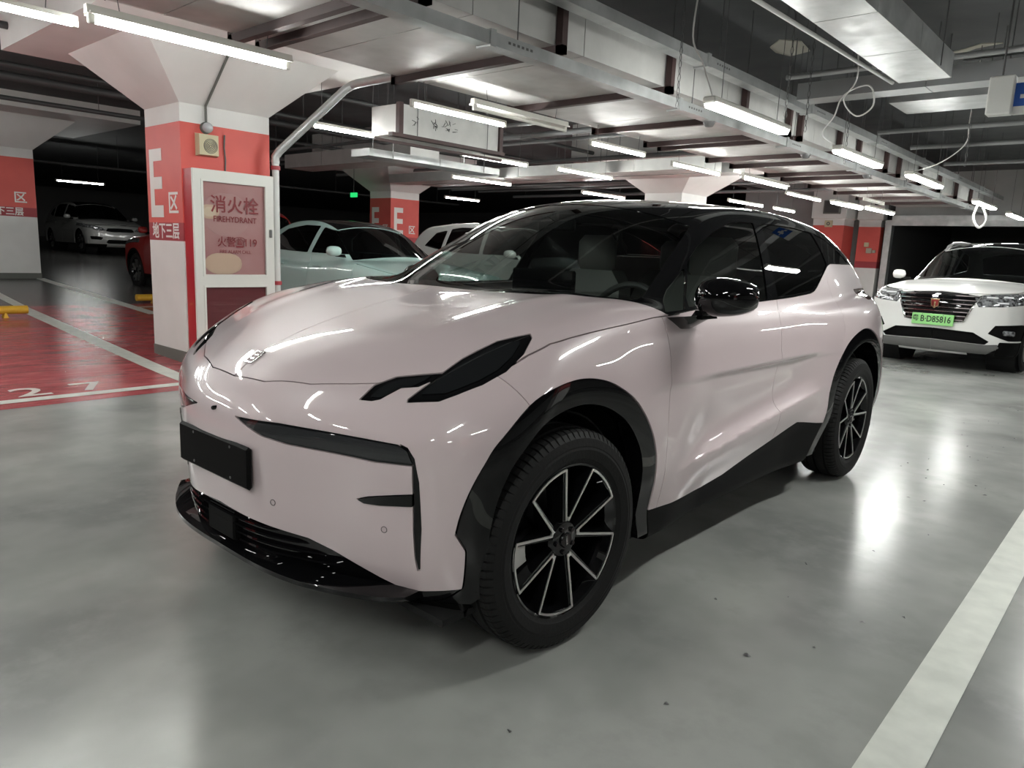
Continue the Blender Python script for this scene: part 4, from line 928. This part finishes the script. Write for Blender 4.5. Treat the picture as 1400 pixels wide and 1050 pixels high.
    for x in (-.12, .12):
        for z in (.525, .622): MB().lathe([(0, -.7175), (.004, -.7172), (.005, -.715)], 1, 10, (x, 0, z)).obj('plate_screw', STEEL, o)
    MB().box((-.20, -.70, .55), (.20, -.665, .60)).obj('plate_bracket', SATIN, o)
    for x, y, z, n in ((.279, -.665, .475, (.33, -1, -.08)), (-.279, -.665, .475, (-.33, -1, -.08)), (.627, -.522, .454, (.45, -1, -.12)), (-.627, -.522, .454, (-.45, -1, -.12))):
        Mx = frame_at((x, y, z), Vector(n).cross(Vector((0, 0, 1))) * -1, (0, 0, 1))
        so = MB().lathe([(.0080, .001), (.0086, .0016), (.0094, .0016), (.0098, .0006)], 2, 20, closed=True).xf(Mx).obj('parking_sensor', SATIN, car, True)
    MB().lathe([(0, -.7105), (.005, -.7095), (.007, -.706), (.007, -.69)], 1, 16, (-.0, 0, .722)).obj('front_camera', GLOSS, car, True)
    # badge lying on the bonnet tip
    q = H; bz = .0
    P0 = np.array([[0., -.56, .9]]); 
    for _ in range(20): P0[:, 2] -= q(P0) * .8
    nrm = grad(q, P0)[0]; nrm /= np.linalg.norm(nrm); Bm = frame_at(P0[0] + nrm * .002, (1, 0, 0), np.cross(nrm, (1, 0, 0)))
    b = MB()
    for a, c2 in (((-.026, -.030), (-.020, .030)), ((.020, -.030), (.026, .030)), ((-.026, .024), (.026, .030)), ((-.026, -.030), (.026, -.024)), ((-.012, -.012), (.012, -.004)), ((-.012, .006), (.012, .014))):
        b.box((a[0], a[1], 0), (c2[0], c2[1], .002))
    b.xf(Bm).obj('bonnet_badge', CHROME, car)
    # --- mirrors
    for s in (1, -1):
        m_ = MB(); rings = []
        if s > 0:                                      # opened out
            for t in np.linspace(0, 1, 17):
                x = .893 + .217 * t; e = max(.10, math.sqrt(max(0, 1 - abs(2 * t - 1) ** 3.2))); e *= 1.0 if t < .45 else 1 - .22 * (t - .45) / .55
                rings.append([(x, .70 + .035 * t - .085 * e * math.copysign(abs(math.cos(a_)) ** (.8 if math.cos(a_) > 0 else .35), math.cos(a_)), 1.112 + .004 * t + .071 * e * math.copysign(abs(math.sin(a_)) ** .85, math.sin(a_))) for a_ in np.linspace(0, 2 * math.pi, 25)[:-1]])
        else:                                          # folded back along the door
            for t in np.linspace(0, 1, 15):
                e = max(.10, math.sqrt(max(0, 1 - (2 * t - 1) ** 4)))
                rings.append([(.885 + .02 * t + .045 * e * math.cos(a_), .80 + .24 * t, 1.088 + .066 * e * math.sin(a_)) for a_ in np.linspace(0, 2 * math.pi, 25)[:-1]])
        m_.sweep(rings)
        if s < 0: m_.flipx()
        mo = m_.obj('wing_mirror', GLOSS, car, 60)
        ft = MB().hull([(.825, .595, 1.030), (.895, .60, 1.040), (.94, .68, 1.045), (.945, .76, 1.045), (.90, .80, 1.030), (.84, .80, 1.020), (.85, .66, .985), (.85, .74, .982), (.89, .70, 1.0), (.90, .645, 1.015)])
        ft.hull([(.89, .66, 1.03), (.94, .66, 1.03), (.94, .78, 1.03), (.89, .78, 1.03), (.90, .68, 1.06), (.94, .68, 1.06), (.94, .76, 1.06), (.90, .76, 1.06)])
        if s < 0: ft.flipx()
        ft.obj('mirror_foot', GLOSS, mo, 25)
        gl = MB().lathe([(0, 0), (1, 0)], 1, 24).xf(Matrix.Translation((.99, .80, 1.114)) @ Matrix.Diagonal((.08, 1, .05, 1))) if s > 0 else MB().lathe([(0, 0), (1, 0)], 0, 24).xf(Matrix.Translation((.846, .92, 1.088)) @ Matrix.Diagonal((1, .09, .05, 1)))
        if s < 0: gl.flipx()
        gl.obj('mirror_glass', CHROME, mo)
        tr = MB(); L = [(.62, 1.035), (.78, 1.047), (1.1, 1.057), (1.387, 1.064), (1.631, 1.071), (1.9, 1.081), (2.10, 1.092)]
        P = np.array([[.815 - .01 * i * 0, y, z] for i, (y, z) in enumerate(L)])
    # --- cabin furniture
    dash = MB(); dash.hull([(x, y, z) for x in (-.70, .70) for y, z in ((.42, .98), (.62, 1.055), (.86, 1.03), (.92, .94), (.88, .70), (.50, .60))]); dash.obj('dashboard', mat('dash_black', (.02, .02, .021), .6), car, 40)
    dash2 = MB().bbox((-.17, .86, 1.0), (.20, .885, 1.17), .008); dash2.obj('centre_screen', GLOSS, car)
    sw = MB(); c0 = Vector((.37, 1.02, .97)); T_ = Matrix.Translation(c0) @ Matrix.Rotation(math.radians(-25), 4, 'X')
    sw.tube([(.18 * math.cos(a), 0, .165 * math.sin(a)) for a in np.linspace(0, 2 * math.pi, 29)[:-1]], .015, 8, closed=True)
    sw.bbox((-.06, -.03, -.05), (.06, .01, .04), .012); sw.box((-.17, -.015, -.015), (.17, .005, .015)); sw.box((-.015, -.015, -.16), (.015, .005, 0)); sw.xf(T_)
    sw.obj('steering_wheel', mat('wheel_leather', (.06, .058, .055), .5), car, 40)
    def seat(x, y, w=.26, name='seat'):
        b = MB(); b.bbox((x - w, y - .28, .42), (x + w, y + .26, .62), .06); so = b.obj(name, SEAT, car, 50)
        b = MB()
        b.hull([(x + i * w * k, y + .20 + t + d, .58 + z) for z, t, k in ((0, 0, .95), (.30, .07, 1.), (.50, .13, .85), (.58, .16, .55)) for i in (-1, 1) for d in (0, .12)]); b.obj('backrest', SEAT, so, 30)
        b = MB(); b.bbox((x - .13, y + .36, 1.14), (x + .13, y + .46, 1.36), .04); b.obj('headrest', SEAT, so, 50)
    seat(.37, 1.42); seat(-.37, 1.42); seat(.38, 2.38, .30, 'rear_seat'); seat(-.38, 2.38, .30, 'rear_seat')
    MB().bbox((-.13, .95, .42), (.13, 1.75, .72), .02).obj('centre_console', DARK, car)
    im = MB().bbox((-.11, .96, 1.345), (.11, .985, 1.40), .010); im.box((-.012, .95, 1.39), (.012, .97, 1.43)); im.obj('interior_mirror', SATIN, car)
    wm = (RUBBER, GLOSS, MACH, STEEL)
    for s in (1, -1):
        for y, st_, ph in ((0., -.0523, 80), (2.75, 0., 90)):
            Mx = Matrix.Translation((s * .792, y, .358)) @ Matrix.Rotation(st_, 4, 'Z')
            if s < 0: Mx = Mx @ Matrix.Rotation(math.pi, 4, 'Z')
            make_wheel(car, Mx, ph if s > 0 else 180 - ph, mats=wm, w=.230, face=.099)
    return car
hero = build_hero()
# ---------------------------------------------------------------- the other cars
class GenBody:
    def __init__(s, **k):
        s.__dict__.update(dict(sect=Spl([(.1, -.06), (.35, -.02), (.6, 0), (.8, -.008), (.95, -.035), (1.05, -.07), (1.2, -.14)]), crown=.04, rf=.14, rh=.14, ysh=.5, rsh=.25, rc=.10, rake=.10))
        for a, b in k.items(): setattr(s, a, Spl(b) if isinstance(b, list) else b)
    def grid(s, x, y, z):
        X = np.abs(x); a = X - s.width(y) - s.sect(z)
        b = (z - s.hood(y) + s.crown * (X / .8) ** 2) * .95; c = (s.front(z) + s.plan(X) - y) * .95; d = y - s.rear(z) + .2 * X ** 2
        body = smax(smax(smax(a, b, s.rh), c, s.rf), smax(d, .2 - z, .05), .12)
        sh = s.ysh * X ** 2 * (1 - sstep(y, 1.0, 2.2)) - s.rsh * X ** 2 * sstep(y, 2.2, 3.4)
        cab = smax((X - s.tumble(z) + s.rake * sstep(y, 2.0, 3.8)) * .92, (z - s.roof(y - sh) + .10 * X ** 2) * .88, s.rc)
        return smin(body, smax(cab, .7 - z, .05), .04)
    def __call__(s, P): return s.grid(P[:, 0], P[:, 1], P[:, 2])
def build_car(name, label, loc, rotz, B, spec, group=None):
    car = thing(name, label, 'car', loc, rotz, group); P = spec['paint']; h = spec.get('h', .03)
    M = surface_nets(B, (0, -1.1, .15), (1.02, spec['len'] + .3, spec['hgt'] + .12), h); ax = lambda V: np.abs(V[:, 0]); M = clip(M, lambda V: V[:, 2], .21)
    if spec.get('fine'): M = refine(M, lambda V: V[:, 1] < .2)
    st = {'r': M}
    def take(d, gap=.003):
        a, b = split(st['r'], d, gap); st['r'] = b; return a
    yz = lambda Q, lim=.45: (lambda f: (lambda V: np.minimum(f(V[:, 1], V[:, 2]), ax(V) - lim)))(poly(Q))
    R = spec.get('R', .34); wb = spec['wb']
    for c in (0., wb):
        f = lambda V, c=c: np.minimum((R + .06) - np.hypot(V[:, 1] - c, V[:, 2] - R), ax(V) - .5); take(f, .001)
        if spec.get('clad'):
            ring = take(lambda V, c=c: np.minimum((R + .10) - np.hypot(V[:, 1] - c, V[:, 2] - R), ax(V) - .5))
            for s in (1, -1): panel('wheel_arch_trim', side_of(ring, s), SATIN, car, .05)
        for s in (1, -1): MB().lathe([(0, s * .52), (R + .08, s * .52), (R + .08, s * .84)], 0, 28, (0, c, R)).obj('wheel_arch_liner', DARK, car)
    for nm, Q, m, ins, lo in spec.get('front', ()):    # pieces let into the nose, outlined in front view
        q = take(lambda V, f=poly(Q): np.minimum(f(ax(V), V[:, 2]), .25 - V[:, 1]), .002)
        if lo:
            for s in (1, -1): panel(nm, side_of(q, s), m, car, .02, ins)
        else: panel(nm, q, m, car, .02, ins)
    wsb, wtop, xa = spec['wsb'], spec['wtop'], lin(spec['xa'])
    ws = take(lambda V: np.minimum(np.minimum(xa(V[:, 1]) - ax(V), wtop - V[:, 1]), V[:, 1] - wsb - spec.get('wsk', .45) * ax(V) ** 2)); panel('windscreen', ws, spec.get('wglass', WGLASS), car, .004, .003)
    for nm, Q in spec['side']:
        q = take(yz(Q))
        for s in (1, -1): panel(nm, side_of(q, s), spec.get('sglass', PGLASS), car, .004, .004)
    if 'roofglass' in spec: panel('roof_glass', take(lambda V: np.minimum(np.minimum(.56 - ax(V), V[:, 1] - wtop - .02), np.minimum(spec['roofglass'] - V[:, 1], V[:, 2] - spec['hgt'] + .4))), GLOSS, car, .004)
    rw = take(lambda V: np.minimum(np.minimum(.58 - ax(V), V[:, 1] - spec['rw'][0]), V[:, 2] - spec['rw'][1])); panel('rear_window', rw, PGLASS, car, .004, .003)
    sill = take(lambda V: np.minimum(.30 - V[:, 2], ax(V) - .4)); 
    for s in (1, -1): panel('sill_trim', side_of(sill, s), SATIN, car, .01)
    rest = st['r']; d1, d2, d3, hb = spec['doors']
    top, low = split(rest, lambda V: V[:, 2] - spec['belt'] - .02 * V[:, 1], .0005)
    panel('roof_and_pillars', top, P, car, .008)
    bon, low = split(low, lambda V: np.minimum(np.minimum(d1 - V[:, 1], V[:, 1] - hb[0]), V[:, 2] - np.interp(V[:, 1], [hb[0], d1], [hb[1], hb[2]])), .003); panel('bonnet', bon, P, car, .012)
    bum, low = split(low, lambda V: -.40 - V[:, 1], .003); panel('front_bumper', bum, P, car, .012)
    fen, low = split(low, lambda V: d1 - V[:, 1], .003); fd, low = split(low, lambda V: d2 - V[:, 1], .003); rd, low = split(low, lambda V: d3 - V[:, 1], .003)
    for s in (1, -1):
        for nm, q in (('front_fender', fen), ('front_door', fd), ('rear_door', rd), ('rear_quarter_panel', low)): panel(nm, side_of(q, s), P, car, .012)
        for y in (d2 - .22, d3 - .22):
            z = spec['belt'] - .12; x = float(B.width(y) + B.sect(z)) + .004; hd = MB().bbox((x - .006, y - .10, z - .014), (x + .012, y + .10, z + .014), .006)
            if s < 0: hd.flipx()
            hd.obj('door_handle', P, car)
        my, mz = spec['mirror']; mm = MB(); mx = float(B.tumble(mz)) + .02; rings = []
        for t in np.linspace(0, 1, 9):
            e = max(.15, math.sqrt(max(0, 1 - (2 * t - 1) ** 4))); x = mx + .07 + .19 * t
            rings.append([(x, my + .03 * t - .075 * e * math.cos(a), mz + .02 + .065 * e * math.sin(a)) for a in np.linspace(0, 2 * math.pi, 17)[:-1]])
        mm.sweep(rings)
        if s < 0: mm.flipx()
        mo = mm.obj('wing_mirror', P, car, 60); ft = MB().hull([(mx, my - .03, mz - .06), (mx, my + .05, mz - .06), (mx, my, mz - .02), (mx + .12, my - .03, mz - .05), (mx + .12, my + .05, mz - .05), (mx + .12, my, mz - .02)])
        if s < 0: ft.flipx()
        ft.obj('mirror_foot', SATIN, mo)
    V, N, T = M; sh = clip((V - N * .04, N, T), lambda V: spec['belt'] - .04 - V[:, 2])
    for c in (0., wb): sh = clip(sh, lambda V, c=c: -np.minimum((R + .07) - np.hypot(V[:, 1] - c, V[:, 2] - R), ax(V) - .45))
    panel('inner_shell', sh, DARK, car, 0)
    for x in (-.36, .36):
        for y in (spec['seat'], spec['seat'] + .95):
            so = MB().bbox((x - .24, y - .25, .35), (x + .24, y + .25, .55), .05).obj('seat', SATIN, car); MB().hull([(x + i * .23 * k, y + .2 + t + d, .5 + z) for z, t, k in ((0, 0, 1), (.45, .12, 1), (.58, .15, .7)) for i in (-1, 1) for d in (0, .1)]).obj('backrest', SATIN, so)
    MB().hull([(x, y, z) for x in (-.62, .62) for y, z in ((spec['dash'], spec['belt'] - .1), (spec['dash'] + .15, spec['belt'] - .02), (spec['dash'] + .4, spec['belt'] - .06), (spec['dash'] + .4, .6), (spec['dash'], .6))]).obj('dashboard', SATIN, car)
    wm = (RUBBER, GLOSS, spec.get('alloy', MACH), STEEL)
    for s in (1, -1):
        for y in (0., wb):
            Mx = Matrix.Translation((s * (spec['trk']), y, R)); Mx = Mx @ Matrix.Rotation(math.pi, 4, 'Z') if s < 0 else Mx
            make_wheel(car, Mx, 20, R=R, w=.21, rr=R - .115, face=.095, detail=False, style=spec.get('wheel', 'five'), mats=wm)
    return car, B, M
WHITEP = mat('white_car_paint', (.72, .72, .70), .3, 0, 1., .02)
MINTP = mat('mint_car_paint', (.52, .74, .70), .3, 0, 1., .02)
REDP = mat('red_car_paint', (.28, .018, .016), .3, 0, 1., .02)
CLEARL = mat('clear_lamp', (.30, .31, .32), .08, .3, 1., .01, noise=(28, .25, (.03, .03, .032)))
suv_kw = dict(hood=[(-.95, .70), (-.86, .90), (-.72, .985), (-.4, 1.04), (0, 1.085), (.5, 1.125), (1.2, 1.09), (3.5, 1.10), (3.8, 1.0)], front=[(.15, -.78), (.35, -.87), (.55, -.885), (.75, -.885), (.9, -.86), (1.0, -.74)], plan=[(0, 0), (.3, .018), (.55, .07), (.7, .13), (.8, .20), (.9, .32), (1., .5)],
              width=[(-.9, .80), (-.5, .89), (0, .925), (1, .92), (2.7, .925), (3.2, .90), (3.8, .80)], rear=[(.1, 3.6), (.5, 3.68), (.9, 3.66), (1.2, 3.55), (1.7, 3.3)], roof=[(0., .95), (.42, 1.135), (.8, 1.34), (1.2, 1.56), (1.5, 1.64), (1.9, 1.68), (2.5, 1.68), (3.0, 1.64), (3.35, 1.56), (3.6, 1.25), (3.7, 1.0)], tumble=[(.9, .875), (1.05, .845), (1.3, .775), (1.55, .675), (1.7, .60)], ysh=.45, rc=.09)
gr = [(0, .985), (.20, .975), (.47, .945), (.40, .80), (.335, .625), (.20, .600), (0, .595)]
suv_spec = dict(paint=WHITEP, len=3.7, hgt=1.68, wb=2.7, R=.35, trk=.785, clad=True, h=.022, fine=True, wsb=.44, wsk=.40, wtop=1.33, xa=[(.4, .80), (.7, .74), (1.0, .68), (1.33, .615)], belt=1.09, seat=1.35, dash=.55, mirror=(.72, 1.14), doors=(.50, 1.52, 2.45, (-.80, .96, 1.09)), roofglass=2.5, rw=(3.35, 1.2), wglass=glass('suv_glass', (.16, .18, .18)), sglass=PGLASS,
    side=[('front_window', [(.78, 1.14), (1.05, 1.36), (1.30, 1.52), (1.5, 1.565), (1.53, 1.14)]), ('rear_door_window', [(1.61, 1.14), (1.60, 1.575), (2.2, 1.58), (2.45, 1.55), (2.52, 1.16)]), ('quarter_window', [(2.60, 1.18), (2.55, 1.53), (2.85, 1.48), (3.1, 1.25)])],
    front=[('headlamp', [(.40, .93), (.48, .965), (.70, .985), (.86, 1.00), (.92, .96), (.88, .86), (.70, .83), (.47, .815)], CLEARL, .004, True), ('grille', gr, GLOSS, .02, False), ('fog_lamp_bezel', [(.60, .50), (.66, .60), (.88, .62), (.93, .60), (.93, .42), (.80, .42)], SATIN, .01, True), ('lower_intake', [(0, .52), (.45, .50), (.62, .40), (.58, .36), (0, .38)], SATIN, .03, False), ('front_skid', [(0, .375), (.58, .355), (.70, .37), (.72, .33), (.60, .24), (0, .24)], mat('skid_silver', (.17, .17, .165), .4, .5), -.004, False), ('bumper_corner_trim', [(.72, .40), (1.0, .40), (1.0, .1), (.64, .1)], SATIN, .004, True)])
def white_suv():
    car, B, M = build_car('white_suv', 'white SUV with chrome barred grille and green number plate, parked behind the pink car', (.03, 9.62, 0), math.radians(-4), GenBody(**suv_kw), suv_spec)
    S = lambda x, z, o: float(B.front(z) + B.plan(abs(x))) * 1.0 - o
    for i, z in enumerate((.935, .885, .835, .785, .735, .685, .635)):
        xm = np.interp(z, [.625, .80, .945], [.325, .39, .46]); g = MB(); rings = [[(x, S(x, z, -.022), z - .008), (x, S(x, z, .004), z - .004), (x, S(x, z, .004), z + .006), (x, S(x, z, -.022), z + .008)] for x in np.linspace(-xm, xm, 15)]
        g.sweep(rings).obj('grille_bar', CHROME, car)
    for s in (1, -1):
        g = MB(); g.tube([(s * x, S(x, z, .004), z) for x, z in ((.475, .945), (.405, .80), (.34, .622), (.20, .598))], .012, 8); g.obj('grille_surround', CHROME, car, True)
        for dx, dz, L in ((.52, .935, .12), (.68, .945, .10), (.60, .875, .16)): MB().box((s * dx if s > 0 else -dx - L, S(dx + L / 2, dz, .003) - .004, dz - .008), (s * dx + L if s > 0 else -dx, S(dx + L / 2, dz, -.01), dz + .008)).obj('lamp_element', mat('lamp_white', (.75, .76, .78), .2), car)
        fo = MB(); fo.bbox((.69, S(.76, .51, .0) - .004, .485), (.86, S(.76, .51, -.03), .545), .01)
        if s < 0: fo.flipx()
        fo.obj('fog_lamp', CLEARL, car)
        MB().tube([(s * x, y, z) for x, y, z in ((.60, 1.36, 1.52), (.60, 1.46, 1.60), (.60, 1.7, 1.655), (.60, 2.1, 1.675), (.595, 2.7, 1.665), (.58, 3.05, 1.61), (.575, 3.12, 1.55))], .018, 8).obj('roof_rail', mat('rail_silver', (.6, .6, .6), .3, .6), car, True)
    em = MB().hull([(x, S(0, .83, .018 + .01 * (abs(x) < .02)), z) for x, z in ((-.052, .885), (.052, .885), (-.045, .80), (.045, .80), (0, .765), (0, .84))]).obj('emblem', mat('emblem_gold', (.42, .28, .16), .25, .9), car)
    MB().hull([(x * .78, S(0, .83, .026), .827 + (z - .827) * .78) for x, z in ((-.052, .885), (.052, .885), (-.045, .80), (.045, .80), (0, .765))]).obj('emblem_field', mat('emblem_red', (.22, .02, .02), .3), em)
    pl_ = MB().bbox((-.24, S(0, .63, .038), .555), (.24, S(0, .63, .022), .695), .004).obj('number_plate', mat('plate_green', (.28, .62, .22), .4), car)
    tm = mat('plate_ink', (.02, .03, .02), .5); yy = S(0, .63, .0395)
    text_mesh('plate_text', 'B·D85816', .108, tm, pl_, frame_at((.035, yy, .625), (1, 0, 0), (0, 0, 1)), .0006, .80, .002); text_mesh('plate_character', '粤', .085, tm, pl_, frame_at((-.195, yy, .625), (1, 0, 0), (0, 0, 1)), .0006, .9, .001)
    for x in (-.12, .12): MB().lathe([(0, 0), (.006, .001), (.006, .004)], 1, 8, (x, yy - .001, .682)).obj('plate_screw', STEEL, pl_)
    return car
white_suv()
sed_kw = dict(hood=[(-1.0, .50), (-.9, .68), (-.7, .80), (-.3, .89), (.2, .965), (.65, 1.02), (1.5, 1.0), (2.8, 1.03), (3.4, 1.08), (3.8, 1.0)], front=[(.15, -.80), (.35, -.90), (.55, -.93), (.7, -.90), (.85, -.75)], plan=[(0, 0), (.3, .03), (.55, .10), (.7, .18), (.8, .27), (.9, .40), (1., .58)],
              width=[(-.9, .78), (-.5, .87), (0, .915), (1, .915), (2.8, .92), (3.3, .88), (3.8, .78)], rear=[(.1, 3.55), (.5, 3.72), (.9, 3.72), (1.1, 3.66), (1.4, 3.4)], roof=[(.2, .86), (.62, 1.045), (1.0, 1.24), (1.4, 1.43), (1.75, 1.525), (2.2, 1.56), (2.6, 1.525), (3.0, 1.41), (3.4, 1.22), (3.65, 1.05), (3.8, .9)], tumble=[(.85, .875), (1.03, .835), (1.2, .765), (1.4, .665), (1.55, .57)], ysh=.42, rc=.07)
sed_spec = dict(paint=MINTP, len=3.75, hgt=1.56, wb=2.8, R=.345, trk=.785, h=.026, wsb=.66, wsk=.36, wtop=1.46, xa=[(.6, .80), (.9, .735), (1.2, .66), (1.46, .60)], belt=1.02, seat=1.55, dash=.80, mirror=(.92, 1.09), doors=(.66, 1.70, 2.62, (-.80, .78, .96)), roofglass=2.9, rw=(3.05, 1.12), wglass=glass('dark_glass', (.10, .115, .115)),
    side=[('front_window', [(.92, 1.075), (1.15, 1.235), (1.42, 1.38), (1.66, 1.43), (1.74, 1.075)]), ('rear_door_window', [(1.83, 1.075), (1.76, 1.445), (2.15, 1.455), (2.6, 1.40), (2.85, 1.28), (2.95, 1.10)])],
    front=[('headlamp', [(.50, .70), (.60, .74), (.88, .82), (.86, .74), (.66, .67)], CLEARL, .004, True), ('lower_intake', [(0, .44), (.55, .44), (.65, .36), (.5, .28), (0, .28)], SATIN, .02, False)])
build_car('mint_sedan', 'pale mint car with dark glass roof parked beyond the hydrant pillar', (-5.10, 4.90, FZ(-6.5)), math.radians(90), GenBody(**sed_kw), sed_spec)
s2 = dict(suv_spec); s2.update(h=.035, fine=False, front=suv_spec['front'][:2])
build_car('white_hatchback', 'white car with dark windows half hidden behind the pink car windscreen', (-5.0, 8.0, FZ(-6.3)), math.radians(90), GenBody(**{**suv_kw}), s2)
mpv_kw = dict(suv_kw); mpv_kw.update(hood=[(-.95, .55), (-.85, .76), (-.6, .90), (-.2, 1.0), (.3, 1.08), (1.2, 1.06), (3.8, 1.0)], roof=[(-.3, .82), (.15, 1.06), (.6, 1.30), (1.0, 1.50), (1.4, 1.60), (1.9, 1.63), (2.6, 1.61), (3.1, 1.54), (3.5, 1.35), (3.75, 1.0)])
mpv_spec = dict(suv_spec); mpv_spec.update(paint=mat('dimmed_white_paint', (.30, .30, .29), .3, 0, 1., .02), hgt=1.63, h=.035, fine=True, clad=False, wsb=.16, wsk=.40, wtop=1.15, xa=[(.1, .80), (.5, .74), (1.15, .62)], doors=(.42, 1.48, 2.45, (-.75, .88, 1.02)), mirror=(.62, 1.10), belt=1.06, dash=.35,  # white car; its paint is darkened so it looks dimly lit
    side=[('front_window', [(.55, 1.10), (.85, 1.30), (1.15, 1.46), (1.45, 1.52), (1.50, 1.10)]), ('rear_door_window', [(1.58, 1.10), (1.56, 1.525), (2.3, 1.52), (2.55, 1.46), (2.55, 1.12)]), ('quarter_window', [(2.64, 1.14), (2.64, 1.45), (2.95, 1.36), (3.15, 1.2)])],
    front=[('headlamp', [(.42, .72), (.50, .80), (.80, .90), (.94, .93), (.90, .80), (.62, .70)], CLEARL, .004, True), ('grille', [(0, .80), (.36, .79), (.42, .70), (.30, .68), (0, .68)], SATIN, .01, False), ('lower_intake', [(0, .44), (.36, .44), (.42, .36), (.36, .32), (0, .32)], SATIN, .02, False), ('fog_lamp_bezel', [(.50, .50), (.62, .53), (.82, .53), (.80, .44), (.56, .43)], SATIN, .005, True)])
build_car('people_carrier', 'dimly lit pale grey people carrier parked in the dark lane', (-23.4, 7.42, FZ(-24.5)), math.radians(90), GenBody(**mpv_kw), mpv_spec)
r_spec = dict(s2); r_spec.update(paint=REDP, clad=True)
build_car('red_car', 'dark red car half hidden by the hydrant pillar', (-13.75, 5.30, FZ(-12.5)), math.radians(-90), GenBody(**suv_kw), r_spec)
